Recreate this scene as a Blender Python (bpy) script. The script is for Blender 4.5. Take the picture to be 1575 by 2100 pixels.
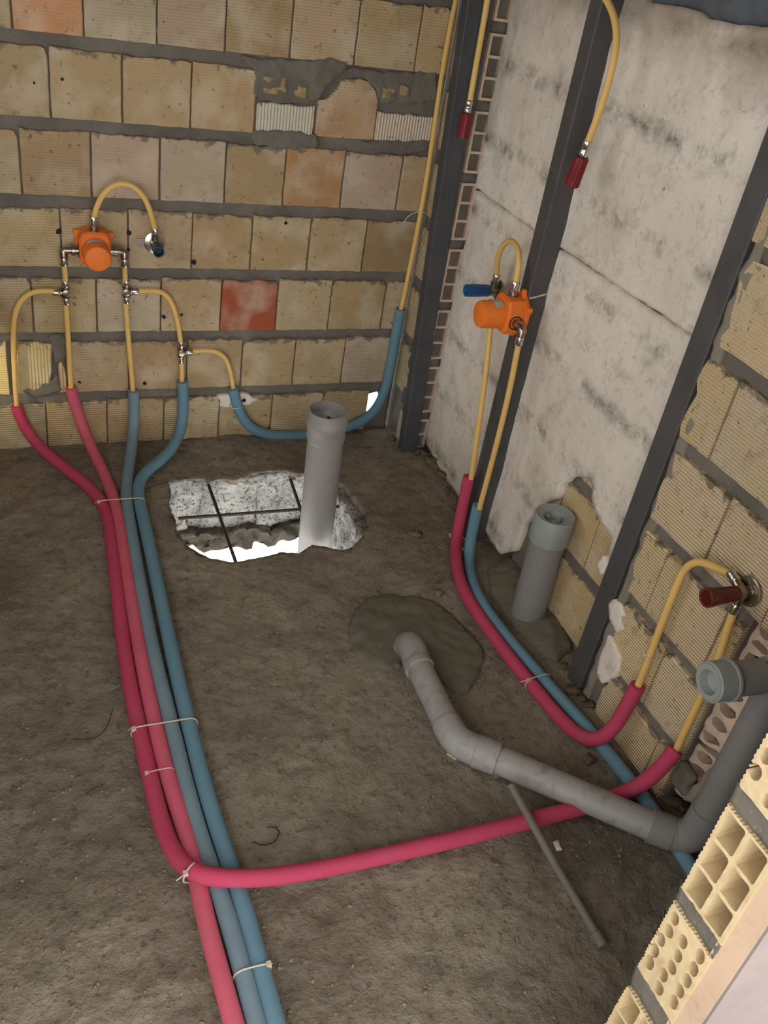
import bpy, bmesh, math, random
import numpy as np
from mathutils import Vector, Matrix, noise

random.seed(7)
S = bpy.context.scene
for o in list(bpy.data.objects):
    bpy.data.objects.remove(o, do_unlink=True)
COL = S.collection

# ------------------------------------------------------------------ camera
PW, PH, FOC = 1575.0, 2100.0, 1872.18
YAW, PITCH, ROLL = 0.47032473, 0.58439497, 0.18123805
CAM = Vector((-1.45776, -2.98565, 1.78217))
_d = Vector((math.sin(YAW) * math.cos(PITCH), math.cos(YAW) * math.cos(PITCH), -math.sin(PITCH)))
_r0 = Vector((math.cos(YAW), -math.sin(YAW), 0))
_u0 = _r0.cross(_d)
_r = math.cos(ROLL) * _r0 + math.sin(ROLL) * _u0
_u = -math.sin(ROLL) * _r0 + math.cos(ROLL) * _u0
cam = bpy.data.cameras.new('camera')
camo = bpy.data.objects.new('camera', cam)
COL.objects.link(camo)
m = Matrix((_r, _u, -_d)).transposed().to_4x4()
m.translation = CAM
camo.matrix_world = m
cam.sensor_fit = 'VERTICAL'
cam.sensor_height = 36.0
cam.lens = 36.0 * FOC / PH
cam.clip_start = 0.02
S.camera = camo

# ------------------------------------------------------------------ world, light, exposure
world = bpy.data.worlds.new('overcast_daylight')
S.world = world
world.use_nodes = True
bg = world.node_tree.nodes['Background']
bg.inputs[0].default_value = (1.0, 0.98, 0.95, 1)
bg.inputs[1].default_value = 3.3
S.view_settings.view_transform = 'Standard'
S.view_settings.look = 'None'
S.view_settings.exposure = 0.0
S.view_settings.gamma = 1.0
S.view_settings.use_curve_mapping = False


def area(name, loc, rot, sx, sy, energy=0, col=(1, 1, 1), portal=False):
    l = bpy.data.lights.new(name, 'AREA')
    l.shape = 'RECTANGLE'
    l.size, l.size_y, l.energy, l.color = sx, sy, energy, col
    if portal:
        l.cycles.is_portal = True
    o = bpy.data.objects.new(name, l)
    o.location = loc
    o.rotation_euler = rot
    COL.objects.link(o)
    return o


XL = -1.95          # inner face of the left wall
ZC = 2.45           # ceiling
DOOR_H = 2.12
YF0, YF1 = -2.457, -2.59   # front wall, inner and outer face
XJ = -0.599         # door jamb
# daylight openings: the doorway, the window of the left wall, the hole through the slab
area('doorway_daylight', ((XL + XJ) / 2, YF1, DOOR_H / 2), (math.radians(90), 0, 0), XJ - XL, DOOR_H, portal=True)
WIN = (-1.80, -0.60, 1.00, 1.98)
area('window_daylight', (XL - 0.1, (WIN[0] + WIN[1]) / 2, (WIN[2] + WIN[3]) / 2), (0, math.radians(-90), 0), WIN[3] - WIN[2], WIN[1] - WIN[0], portal=True)
sp = bpy.data.lights.new('sunbeam_stand_in', 'SPOT')      # added spot standing in for sun through a gap, warms back wall's left edge
sp.energy, sp.color, sp.spot_size, sp.spot_blend, sp.shadow_soft_size = 9.0, (1.0, 0.86, 0.58), math.radians(46), 1.0, 0.05
spo = bpy.data.objects.new('sunbeam_stand_in', sp)
spo.location = (-1.86, -0.30, 0.42)
spo.rotation_euler = (Vector((-1.50, 0, 0.28)) - Vector(spo.location)).to_track_quat('-Z', 'Y').to_euler()
COL.objects.link(spo)
area('slab_hole_daylight', (-0.64, -0.52, -0.30), (math.radians(180), 0, 0), 0.75, 0.6, portal=True)


# ------------------------------------------------------------------ pixel -> place helpers
def ray(q):
    return (_d + (q[0] - PW / 2) / FOC * _r - (q[1] - PH / 2) / FOC * _u)


PA, PB = Vector((0.075, -0.2, 0)), Vector((0.05, -1.45, 0))
PN = (PB - PA).cross(Vector((0, 0, 1))).normalized()
if PN.x > 0:
    PN = -PN


def at(q, kind, off=0.0):
    """point seen at photo pixel q on: b back wall, f floor, r plane x=0, p plaster face, j jamb; off = distance in front of it"""
    v = ray(q)
    if kind == 'b':
        t = (-off - CAM.y) / v.y
    elif kind == 'f':
        t = (off - CAM.z) / v.z
    elif kind == 'r':
        t = (-off - CAM.x) / v.x
    elif kind == 'j':
        t = (XJ - off - CAM.x) / v.x
    else:
        t = (PA + PN * off - CAM).dot(PN) / v.dot(PN)
    return CAM + v * t


# ------------------------------------------------------------------ object helpers
def mesh_obj(name, verts, faces, mat, parent=None, smooth=False, loc=None, rotz=0.0):
    me = bpy.data.meshes.new(name)
    me.from_pydata([tuple(v) for v in verts], [], faces)
    me.validate()
    me.update()
    if smooth:
        me.polygons.foreach_set('use_smooth', [True] * len(me.polygons))
    o = bpy.data.objects.new(name, me)
    COL.objects.link(o)
    if mat:
        me.materials.append(mat)
    if loc is not None:
        o.location = loc
    o.rotation_euler.z = rotz
    if parent:
        o.parent = parent
    return o


def tag(o, label, cat, group=None):
    o['label'] = label
    o['category'] = cat
    if group:
        o['group'] = group
    return o


def struct(o, label=None, cat=None):
    o['kind'] = 'structure'
    if label:
        o['label'] = label
    if cat:
        o['category'] = cat
    return o


def empty(name, loc=(0, 0, 0), rotz=0.0):
    o = bpy.data.objects.new(name, None)
    o.empty_display_size = 0.05
    COL.objects.link(o)
    o.location = loc
    o.rotation_euler.z = rotz
    return o


class MB:
    """collects shapes of one part"""

    def __init__(s):
        s.v, s.f = [], []

    def add(s, v, f):
        n = len(s.v)
        s.v += [Vector(p) for p in v]
        s.f += [tuple(i + n for i in q) for q in f]
        return s

    def box(s, a, b):
        (x0, y0, z0), (x1, y1, z1) = a, b
        x0, x1 = min(x0, x1), max(x0, x1)
        y0, y1 = min(y0, y1), max(y0, y1)
        z0, z1 = min(z0, z1), max(z0, z1)
        v = [(x, y, z) for z in (z0, z1) for x, y in ((x0, y0), (x1, y0), (x1, y1), (x0, y1))]
        return s.add(v, [(3, 2, 1, 0), (4, 5, 6, 7), (0, 1, 5, 4), (1, 2, 6, 5), (2, 3, 7, 6), (3, 0, 4, 7)])

    def tube(s, pts, r, seg=14, closed=False, cap=True):
        pts = [Vector(p) for p in pts]
        n = len(pts)
        rr = r if isinstance(r, (list, tuple)) else [r] * n
        T = []
        for i in range(n):
            if closed:
                t = pts[(i + 1) % n] - pts[i - 1]
            else:
                t = pts[min(i + 1, n - 1)] - pts[max(i - 1, 0)]
            if t.length < 1e-9:
                t = T[-1] if T else Vector((0, 0, 1))
            T.append(t.normalized())
        a = T[0].orthogonal().normalized()
        V, F = [], []
        for i in range(n):
            a = (a - T[i] * a.dot(T[i]))
            a.normalize()
            b = T[i].cross(a)
            for k in range(seg):
                w = 2 * math.pi * k / seg
                V.append(pts[i] + (a * math.cos(w) + b * math.sin(w)) * rr[i])
        for i in range(n if closed else n - 1):
            j = (i + 1) % n
            for k in range(seg):
                k2 = (k + 1) % seg
                F.append((i * seg + k, i * seg + k2, j * seg + k2, j * seg + k))
        if cap and not closed:
            F.append(tuple(range(seg))[::-1])
            F.append(tuple(range((n - 1) * seg, n * seg)))
        return s.add(V, F)

    def lathe(s, prof, o, ax, seg=28, capa=True, capb=True):
        """prof: (distance along axis, radius)"""
        o, ax = Vector(o), Vector(ax).normalized()
        a = ax.orthogonal().normalized()
        b = ax.cross(a)
        V, F = [], []
        for h, r in prof:
            for k in range(seg):
                w = 2 * math.pi * k / seg
                V.append(o + ax * h + (a * math.cos(w) + b * math.sin(w)) * r)
        for i in range(len(prof) - 1):
            for k in range(seg):
                k2 = (k + 1) % seg
                F.append((i * seg + k, i * seg + k2, (i + 1) * seg + k2, (i + 1) * seg + k))
        if capa:
            F.append(tuple(range(seg))[::-1])
        if capb:
            F.append(tuple(range((len(prof) - 1) * seg, len(prof) * seg)))
        return s.add(V, F)

    def prism(s, out, y0, y1, ch=0.0):
        """outline (x, z) counter-clockwise; y0 back, y1 front (front towards -y); chamfer ch"""
        n = len(out)
        P = [Vector((x, z)) for x, z in out]
        ins = []
        for i in range(n):
            e1 = (P[i] - P[i - 1])
            e2 = (P[(i + 1) % n] - P[i])
            nn = Vector((-e1.y, e1.x)).normalized() + Vector((-e2.y, e2.x)).normalized()
            if nn.length < 1e-6:
                nn = Vector((0, 0))
            ins.append(P[i] + nn.normalized() * ch if nn.length else P[i])
        V = [(p.x, y0, p.y) for p in P]
        V += [(p.x, y1 + ch, p.y) for p in P]
        V += [(p.x, y1, p.y) for p in ins]
        F = []
        for lv in (0, 1):
            for i in range(n):
                j = (i + 1) % n
                F.append((lv * n + i, lv * n + j, (lv + 1) * n + j, (lv + 1) * n + i))
        F.append(tuple(range(2 * n, 3 * n)))
        F.append(tuple(range(n))[::-1])
        return s.add(V, F)

    def build(s, name, mat, parent=None, smooth=False, loc=None, rotz=0.0, autos=None):
        o = mesh_obj(name, s.v, s.f, mat, parent, smooth, loc, rotz)
        if autos:
            md = o.modifiers.new('edge', 'EDGE_SPLIT')
            md.split_angle = math.radians(autos)
            o.data.polygons.foreach_set('use_smooth', [True] * len(o.data.polygons))
        return o


def spline(pts, n=6, smooth=2):
    """Catmull-Rom through the points, evened out"""
    P = [Vector(p) for p in pts]
    for _ in range(smooth):
        P = [P[0]] + [P[i] * 0.6 + (P[i - 1] + P[i + 1]) * 0.2 for i in range(1, len(P) - 1)] + [P[-1]]
    Q = [P[0] * 2 - P[1]] + P + [P[-1] * 2 - P[-2]]
    out = []
    for i in range(1, len(Q) - 2):
        a, b, c, d = Q[i - 1:i + 3]
        for k in range(n):
            t = k / n
            out.append(0.5 * ((2 * b) + (c - a) * t + (2 * a - 5 * b + 4 * c - d) * t * t + (3 * b - a - 3 * c + d) * t ** 3))
    out.append(P[-1])
    return out


def pip(x, y, poly):
    c = np.zeros(x.shape, bool)
    n = len(poly)
    for i in range(n):
        x1, y1 = poly[i]
        x2, y2 = poly[(i + 1) % n]
        if y1 == y2:
            continue
        k = ((y1 > y) != (y2 > y)) & (x < (x2 - x1) * (y - y1) / (y2 - y1) + x1)
        c ^= k
    return c


def near_on(poly, x, y):
    best, bp = 1e9, (x, y)
    n = len(poly)
    for i in range(n):
        x1, y1 = poly[i]
        x2, y2 = poly[(i + 1) % n]
        dx, dy = x2 - x1, y2 - y1
        L = dx * dx + dy * dy
        t = 0 if L == 0 else max(0, min(1, ((x - x1) * dx + (y - y1) * dy) / L))
        px, py = x1 + t * dx, y1 + t * dy
        d = (px - x) ** 2 + (py - y) ** 2
        if d < best:
            best, bp = d, (px, py)
    return bp


def sheet(outer, holes, res, place, rims):
    """grid patch cut by outlines. place(u, v, depth) -> point; rims: list of depths the cut edges are carried back through.
    returns MB"""
    xs = [p[0] for p in outer]
    ys = [p[1] for p in outer]
    nx = max(2, int(round((max(xs) - min(xs)) / res)))
    ny = max(2, int(round((max(ys) - min(ys)) / res)))
    gx = np.linspace(min(xs), max(xs), nx + 1)
    gy = np.linspace(min(ys), max(ys), ny + 1)
    cx, cy = np.meshgrid((gx[1:] + gx[:-1]) / 2, (gy[1:] + gy[:-1]) / 2, indexing='ij')
    keep = pip(cx, cy, outer)
    for h in holes:
        keep &= ~pip(cx, cy, h)
    idx = -np.ones((nx + 1, ny + 1), int)
    uv, faces, ec = [], [], {}

    def vid(i, j):
        if idx[i, j] < 0:
            idx[i, j] = len(uv)
            uv.append([gx[i], gy[j]])
        return int(idx[i, j])
    for i, j in zip(*np.nonzero(keep)):
        f = (vid(i, j), vid(i + 1, j), vid(i + 1, j + 1), vid(i, j + 1))
        faces.append(f)
        for k in range(4):
            a, b = f[k], f[(k + 1) % 4]
            if (b, a) in ec:
                del ec[(b, a)]
            else:
                ec[(a, b)] = 1
    bd = set()
    for a, b in ec:
        bd.add(a)
        bd.add(b)
    outlines = [outer] + list(holes)
    for a in bd:
        x, y = uv[a]
        c = [near_on(o, x, y) for o in outlines]
        d = [(p[0] - x) ** 2 + (p[1] - y) ** 2 for p in c]
        k = d.index(min(d))
        if d[k] < (2.0 * res) ** 2:
            uv[a] = list(c[k])
    mb = MB()
    V = [place(u, v, 0.0) for u, v in uv]
    F = list(faces)
    prev = {a: a for a in bd}
    for dep in rims:
        cur = {}
        for a in bd:
            cur[a] = len(V)
            V.append(place(uv[a][0], uv[a][1], dep))
        for a, b in ec:
            F.append((prev[a], cur[a], cur[b], prev[b])[::1])
        prev = cur
    mb.add(V, F)
    return mb


def nz(x, y, z=0.0, s=1.0):
    return noise.noise(Vector((x * s, y * s, z * s)))


# ------------------------------------------------------------------ materials
def srgb(r, g, b):
    f = lambda c: (c / 255 / 12.92) if c / 255 <= 0.04045 else ((c / 255 + 0.055) / 1.055) ** 2.4
    return (f(r), f(g), f(b), 1)


class Mat:
    def __init__(s, name, rough=0.8, metal=0.0, spec=0.4):
        s.m = bpy.data.materials.new(name)
        s.m.use_nodes = True
        s.nt = s.m.node_tree
        s.b = s.nt.nodes['Principled BSDF']
        s.b.inputs['Roughness'].default_value = rough
        s.b.inputs['Metallic'].default_value = metal
        s.b.inputs['Specular IOR Level'].default_value = spec

    def n(s, t, **kw):
        nd = s.nt.nodes.new(t)
        for k, v in kw.items():
            setattr(nd, k, v)
        return nd

    def set(s, sock, v):
        if hasattr(v, 'is_output'):
            s.nt.links.new(v, sock)
        else:
            sock.default_value = v

    def coord(s, kind='Object'):
        return s.n('ShaderNodeTexCoord').outputs[kind]

    def noise(s, scale, detail=4, rough=0.6, vec=None, dist=0.0):
        nd = s.n('ShaderNodeTexNoise')
        nd.inputs['Scale'].default_value = scale
        nd.inputs['Detail'].default_value = detail
        nd.inputs['Roughness'].default_value = rough
        nd.inputs['Distortion'].default_value = dist
        s.set(nd.inputs['Vector'], vec if vec is not None else s.coord())
        return nd.outputs['Fac']

    def ramp(s, fac, a, b, lo=0.0, hi=1.0):
        nd = s.n('ShaderNodeMapRange')
        s.set(nd.inputs['Value'], fac)
        nd.inputs['From Min'].default_value = a
        nd.inputs['From Max'].default_value = b
        nd.inputs['To Min'].default_value = lo
        nd.inputs['To Max'].default_value = hi
        return nd.outputs['Result']

    def mix(s, fac, a, b, mode='MIX'):
        nd = s.n('ShaderNodeMix', data_type='RGBA', blend_type=mode)
        s.set(nd.inputs[0], fac)
        s.set(nd.inputs[6], a)
        s.set(nd.inputs[7], b)
        return nd.outputs[2]

    def math(s, op, a, b=0.0):
        nd = s.n('ShaderNodeMath', operation=op)
        s.set(nd.inputs[0], a)
        s.set(nd.inputs[1], b)
        return nd.outputs[0]

    def bump(s, h, strength, dist, nrm=None):
        nd = s.n('ShaderNodeBump')
        nd.inputs['Strength'].default_value = strength
        nd.inputs['Distance'].default_value = dist
        s.set(nd.inputs['Height'], h)
        if nrm is not None:
            s.set(nd.inputs['Normal'], nrm)
        return nd.outputs[0]

    def out(s, col, nrm=None):
        s.set(s.b.inputs['Base Color'], col)
        if nrm is not None:
            s.set(s.b.inputs['Normal'], nrm)
        return s.m


def sep(M, vec):
    nd = M.n('ShaderNodeSeparateXYZ')
    M.set(nd.inputs[0], vec)
    return nd.outputs


def brick_material(name, vertical=False, rib=0.0010):
    M = Mat(name, 0.9, 0, 0.2)
    oc = M.coord()
    ge = M.coord('Generated')
    oi = M.n('ShaderNodeObjectInfo')
    shift = M.n('ShaderNodeVectorMath', operation='ADD')
    M.set(shift.inputs[0], oc)
    rv = M.n('ShaderNodeCombineXYZ')
    r100 = M.math('MULTIPLY', oi.outputs['Random'], 57.0)
    M.set(rv.inputs[0], r100)
    M.set(rv.inputs[1], r100)
    M.set(shift.inputs[1], rv.outputs[0])
    vec = shift.outputs[0]
    base = oi.outputs['Color']
    big = M.ramp(M.noise(9, 2, 0.5, vec), 0.45, 0.68, 0, 0.45)
    c = M.mix(big, base, srgb(216, 202, 178))
    warm = M.ramp(M.noise(7, 3, 0.5, vec, 0.4), 0.58, 0.72, 0, 0.28)
    c = M.mix(warm, c, srgb(208, 168, 124))
    grime = M.ramp(M.noise(22, 5, 0.65, vec), 0.56, 0.72, 0, 0.45)
    c = M.mix(grime, c, srgb(140, 122, 92))
    spk = M.ramp(M.noise(55, 4, 0.65, vec, 0.3), 0.63, 0.69, 0, 0.75)
    c = M.mix(spk, c, srgb(84, 74, 58))
    # mortar smeared over the top edge and the ends when the block was laid
    g = sep(M, ge)
    edge = M.math('ADD', M.ramp(g[2], 0.80, 1.0, 0.0, 0.30), M.ramp(g[2], 0.0, 0.10, 0.16, 0.0))
    sm = M.ramp(M.math('ADD', M.noise(30, 5, 0.6, vec), edge), 0.72, 0.80, 0, 0.8)
    c = M.mix(sm, c, srgb(112, 106, 98))
    x = sep(M, oc)
    axis = x[0] if vertical else x[2]
    wob = M.math('ADD', axis, M.math('MULTIPLY', M.noise(14, 1, 0.5, vec), 0.002))
    w = M.math('SINE', M.math('MULTIPLY', wob, 2 * math.pi / (0.0105 if vertical else 0.0085)))
    n1 = M.bump(w, 1.0, rib)
    n2 = M.bump(M.noise(160, 4, 0.6, vec), 0.5, 0.0015, n1)
    return M.out(c, n2)


M_BRICK = brick_material('clay_block_face')
M_BRICKV = brick_material('clay_block_face_upright_ribs', True, 0.0013)
M_BRICKR = brick_material('clay_block_coarse_ribs', False, 0.0020)


def mortar_material(name, col, col2, fine=0.003):
    M = Mat(name, 0.95, 0, 0.15)
    v = M.coord()
    c = M.mix(M.ramp(M.noise(7, 5, 0.6, v), 0.35, 0.65), col, col2)
    c = M.mix(M.ramp(M.noise(70, 4, 0.6, v), 0.62, 0.72, 0, 0.6), c, srgb(150, 142, 128))
    n1 = M.bump(M.noise(110, 5, 0.65, v), 0.7, fine)
    return M.out(c, n1)


M_MORTAR = mortar_material('cement_mortar', srgb(124, 117, 108), srgb(104, 99, 92))
M_MORTAR_DK = mortar_material('damp_cement_mortar', srgb(114, 108, 94), srgb(102, 97, 85), 0.0012)
M_MORTAR_BL = mortar_material('blue_grey_mortar', srgb(92, 104, 118), srgb(120, 118, 112))
def concrete_material():
    M = Mat('broken_aerated_concrete', 0.95, 0, 0.15)
    v = M.coord()
    c = M.mix(M.ramp(M.noise(9, 5, 0.65, v), 0.35, 0.65), srgb(178, 177, 172), srgb(138, 137, 132))
    pits = M.ramp(M.noise(75, 4, 0.7, v, 0.3), 0.56, 0.66)
    c = M.mix(M.math('MULTIPLY', pits, 0.6), c, srgb(92, 90, 84))
    h = M.math('SUBTRACT', M.noise(30, 6, 0.7, v), M.math('MULTIPLY', pits, 0.6))
    return M.out(c, M.bump(h, 1.0, 0.012))


M_CONCRETE = concrete_material()
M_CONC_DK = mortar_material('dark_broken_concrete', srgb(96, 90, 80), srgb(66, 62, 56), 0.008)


def floor_material():
    M = Mat('dusty_rough_screed', 0.95, 0, 0.15)
    v = M.coord()
    c = M.mix(M.ramp(M.noise(3.2, 6, 0.62, v), 0.35, 0.66), srgb(126, 116, 102), srgb(154, 144, 127))
    c = M.mix(M.ramp(M.noise(1.1, 4, 0.55, v, 0.5), 0.50, 0.70, 0, 0.5), c, srgb(104, 95, 84))
    c = M.mix(M.ramp(M.noise(17, 5, 0.65, v, 0.6), 0.45, 0.66, 0, 0.45), c, srgb(100, 91, 80))
    c = M.mix(M.ramp(M.noise(48, 5, 0.7, v), 0.54, 0.68, 0, 0.7), c, srgb(86, 78, 68))
    c = M.mix(M.ramp(M.noise(95, 4, 0.6, v), 0.66, 0.72, 0, 0.8), c, srgb(176, 162, 138))
    # darker cement around the drain
    xyz = sep(M, v)
    dx = M.math('SUBTRACT', xyz[0], -0.16)
    dy = M.math('SUBTRACT', xyz[1], -1.95)
    d = M.math('SQRT', M.math('ADD', M.math('MULTIPLY', dx, dx), M.math('MULTIPLY', dy, dy)))
    d = M.math('ADD', d, M.math('MULTIPLY', M.noise(9, 5, 0.6, v), 0.34))
    c = M.mix(M.ramp(d, 0.30, 0.44, 0.6, 0.0), c, srgb(72, 64, 55))
    h = M.math('ADD', M.math('ADD', M.noise(60, 6, 0.65, v), M.math('MULTIPLY', M.noise(24, 4, 0.6, v), 1.6)), M.math('MULTIPLY', M.noise(190, 3, 0.6, v), 0.4))
    return M.out(c, M.bump(h, 0.9, 0.0065))


M_FLOOR = floor_material()


def plaster_material():
    M = Mat('white_gypsum_plaster', 0.85, 0, 0.2)
    v = M.coord()
    x = sep(M, v)
    c = M.mix(M.ramp(M.noise(2.5, 4, 0.55, v), 0.35, 0.68), srgb(236, 228, 216), srgb(216, 206, 192))
    # grey ghosts of the mortar beds behind the thin plaster
    ph = M.math('FRACT', M.math('MULTIPLY', M.math('ADD', x[2], 0.045), 1 / 0.225))
    band = M.ramp(M.math('ABSOLUTE', M.math('SUBTRACT', ph, 0.5)), 0.02, 0.16, 1, 0)
    bl = M.ramp(M.noise(8, 9, 0.82, v, 0.1), 0.46, 0.64)
    c = M.mix(M.math('MULTIPLY', M.math('MULTIPLY', band, bl), 0.9), c, srgb(104, 98, 88))
    c = M.mix(M.ramp(M.noise(12, 8, 0.8, v, 0.2), 0.52, 0.70, 0, 0.5), c, srgb(146, 138, 126))
    c = M.mix(M.ramp(M.noise(32, 5, 0.75, v, 0.5), 0.55, 0.70, 0, 0.45), c, srgb(150, 142, 130))
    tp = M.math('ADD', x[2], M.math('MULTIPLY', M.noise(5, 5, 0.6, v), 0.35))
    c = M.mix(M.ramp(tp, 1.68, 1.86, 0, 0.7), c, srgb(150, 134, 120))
    c = M.mix(M.ramp(M.noise(60, 4, 0.65, v, 0.4), 0.68, 0.73, 0, 0.7), c, srgb(104, 92, 78))
    h = M.math('ADD', M.noise(30, 6, 0.6, v), M.math('MULTIPLY', M.noise(8, 3, 0.5, v), 2.0))
    return M.out(c, M.bump(h, 0.5, 0.004))


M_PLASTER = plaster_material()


def simple(name, col, rough=0.6, metal=0.0, spec=0.4, var=0.25, scale=18, dirt=None, bumpd=0.0, bscale=90, lo=0.52, hi=0.72, df=0.6):
    M = Mat(name, rough, metal, spec)
    v = M.coord()
    dk = tuple(c * (1 - var) for c in col[:3]) + (1,)
    c = M.mix(M.ramp(M.noise(scale, 4, 0.6, v), 0.35, 0.7), col, dk)
    if dirt:
        c = M.mix(M.ramp(M.noise(26, 5, 0.7, v, 0.4), lo, hi, 0, df), c, dirt)
    nb = M.bump(M.noise(bscale, 3, 0.6, v), 0.4, bumpd) if bumpd else None
    return M.out(c, nb)


DUST = srgb(128, 114, 98)
M_PINK = simple('pink_foam_insulation', srgb(190, 70, 100), 0.85, 0, 0.2, 0.1, 12, srgb(170, 92, 104), 0.001)
M_PINK2 = simple('faded_pink_foam_insulation', srgb(208, 98, 118), 0.85, 0, 0.2, 0.12, 12, srgb(180, 106, 112), 0.001)
M_BLUE2 = simple('faded_blue_foam_insulation', srgb(122, 144, 156), 0.85, 0, 0.2, 0.12, 12, srgb(116, 132, 140), 0.001)
M_BLUE = simple('blue_foam_insulation', srgb(106, 142, 160), 0.85, 0, 0.2, 0.1, 12, srgb(116, 134, 142), 0.001)
M_YELLOW = simple('yellow_composite_pipe', srgb(228, 188, 112), 0.5, 0, 0.35, 0.1, 10)
M_BRASS = simple('nickel_plated_brass', srgb(170, 158, 144), 0.28, 1.0, 0.5, 0.25, 60)
M_STEEL = simple('bright_press_sleeve', srgb(215, 212, 205), 0.22, 1.0, 0.5, 0.1, 40)
M_ORANGE = simple('orange_plastic', srgb(240, 122, 40), 0.5, 0, 0.4, 0.1, 20, srgb(222, 130, 76))
M_WHITEPL = simple('grey_white_sticker', srgb(196, 192, 186), 0.5, 0, 0.4, 0.35, 70)
M_NAVY = simple('blue_plastic_plug', srgb(40, 92, 142), 0.45, 0, 0.4, 0.2, 30)
M_TEAL = simple('dark_teal_plastic_plug', srgb(22, 58, 72), 0.45, 0, 0.4, 0.2, 30)
M_RED = simple('dark_red_plastic_plug', srgb(122, 24, 34), 0.45, 0, 0.4, 0.2, 30)
M_REDBR = simple('brown_red_plastic_plug', srgb(104, 34, 30), 0.5, 0, 0.4, 0.2, 30, srgb(120, 92, 84))
M_PVC = simple('grey_pvc_pipe', srgb(154, 152, 148), 0.5, 0, 0.4, 0.1, 6, srgb(104, 92, 86), lo=.52, hi=.66, df=.42)
M_PVCD = simple('grey_pvc_pipe_dusty', srgb(136, 134, 132), 0.5, 0, 0.4, 0.1, 6, srgb(126, 116, 108))
M_PVCS = simple('grey_pvc_standpipe', srgb(148, 146, 142), 0.5, 0, 0.4, 0.1, 6, srgb(132, 124, 116))
M_PVCIN = simple('grey_white_stuffing', srgb(176, 174, 168), 0.9, 0, 0.2, 0.3, 40, None, 0.006, 70)
M_CAP = simple('translucent_grey_cap', srgb(150, 155, 152), 0.45, 0, 0.4, 0.12, 20)
M_POST = simple('dark_primer_steel', srgb(84, 82, 82), 0.6, 0.1, 0.4, 0.25, 9, srgb(92, 84, 78), 0.001)
M_POSTB = simple('blue_grey_primer_steel', srgb(78, 79, 83), 0.6, 0.1, 0.3, 0.3, 9, srgb(66, 64, 64), 0.001)
M_BEAM = simple('blue_grey_steel_beam', srgb(100, 106, 114), 0.6, 0.1, 0.4, 0.3, 8, srgb(70, 70, 72))
M_REBAR = simple('rusty_rebar', srgb(70, 60, 52), 0.8, 0.3, 0.3, 0.3, 60, None, 0.002, 200)
M_TIE = simple('white_nylon_tie', srgb(205, 190, 170), 0.5, 0, 0.4, 0.1, 20)
M_CONDUIT = simple('grey_plastic_conduit', srgb(112, 108, 98), 0.55, 0, 0.4, 0.15, 10, DUST)
M_BLACK = simple('black_ring_and_hole_shade', srgb(30, 28, 26), 0.8)  # black mixer rings, and the painted shade of holes
M_STRAW = simple('dry_straw', srgb(150, 136, 104), 0.8)
M_WIRE = simple('rusty_wire', srgb(60, 48, 40), 0.7, 0.4)
M_STONE = simple('pale_gravel', srgb(142, 128, 106), 0.9, 0, 0.2, 0.55, 30)
M_RUBBLE = simple('cement_crumbs', srgb(112, 98, 82), 0.95, 0, 0.2, 0.4, 12, srgb(140, 126, 108), 0.004, 80)
M_HOLLOW = simple('fired_clay_hollow', srgb(218, 196, 156), 0.9, 0, 0.2, 0.15, 14, srgb(186, 150, 116), 0.0015, 120)
M_HOLLOWD = simple('fired_clay_hollow_dusty', srgb(222, 198, 176), 0.9, 0, 0.2, 0.2, 14, srgb(176, 150, 130), 0.002, 120)
M_FRAG = simple('dirty_block_fragment', srgb(172, 152, 110), 0.9, 0, 0.2, 0.35, 40, srgb(110, 100, 82), 0.003, 90)
M_CONCW = simple('plain_cement_render', srgb(140, 132, 120), 0.95, 0, 0.2, 0.2, 3, None, 0.003, 60)
M_SKIM = simple('pale_gypsum_skim', srgb(212, 184, 158), 0.85, 0, 0.2, 0.15, 5, srgb(178, 152, 132), 0.002, 30)
M_SKIM2 = simple('lilac_white_gypsum', srgb(146, 134, 132), 0.85, 0, 0.2, 0.15, 5, srgb(134, 118, 114), 0.002, 30)

# ================================================================== SETTING
# ---- floor slab with the broken-out hole
HOLE_PX = [(345, 985), (362, 978), (418, 978), (432, 986), (450, 980), (486, 984), (512, 972), (540, 966), (572, 965), (598, 968), (624, 972),
           (690, 985), (712, 1000), (722, 1016), (735, 1030), (748, 1052), (752, 1078), (742, 1100), (722, 1118),
           (700, 1124), (675, 1120), (640, 1116), (612, 1130), (575, 1130), (540, 1140), (500, 1149), (470, 1152), (432, 1141), (408, 1132),
           (385, 1118), (372, 1100), (362, 1084), (360, 1062), (350, 1046), (347, 1030), (352, 1010)]
HOLE = [(at(q, 'f').x, at(q, 'f').y) for q in HOLE_PX]
HCX = sum(p[0] for p in HOLE) / len(HOLE)
HCY = sum(p[1] for p in HOLE) / len(HOLE)


def floor_z(x, y):
    z = 0.010 * nz(x, y, 1.3, 4.0) + 0.006 * nz(x, y, 4.3, 13.0) + 0.0045 * nz(x, y, 9.1, 31.0) + 0.003 * nz(x, y, 2.1, 62.0)
    d = math.hypot(x - 0.02, y + 0.32)
    z += 0.035 * max(0.0, 1 - d / 0.34)                      # sweepings in the far corner
    d = math.hypot((x - 0.06) / 1.0, (y + 1.75) / 2.2)
    z += 0.02 * max(0.0, 1 - d / 0.25)
    return z - 0.004


def floor_place(x, y, dep):
    if dep == 0:
        return (x, y, floor_z(x, y))
    if abs(x - HCX) < 0.45 and abs(y - HCY) < 0.42:
        k = 1.02 + 0.03 * nz(x * 9, y * 9, dep * 30)
        ox = HCX + (x - HCX) * k + 0.016 * nz(x * 40, y * 40, dep * 60)
        oy = HCY + (y - HCY) * k + 0.016 * nz(x * 37 + 5, y * 37, dep * 60)
        return (ox, oy, -dep + 0.012 * nz(x * 30, y * 30, dep * 11))
    return (x, y, -dep)


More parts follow.
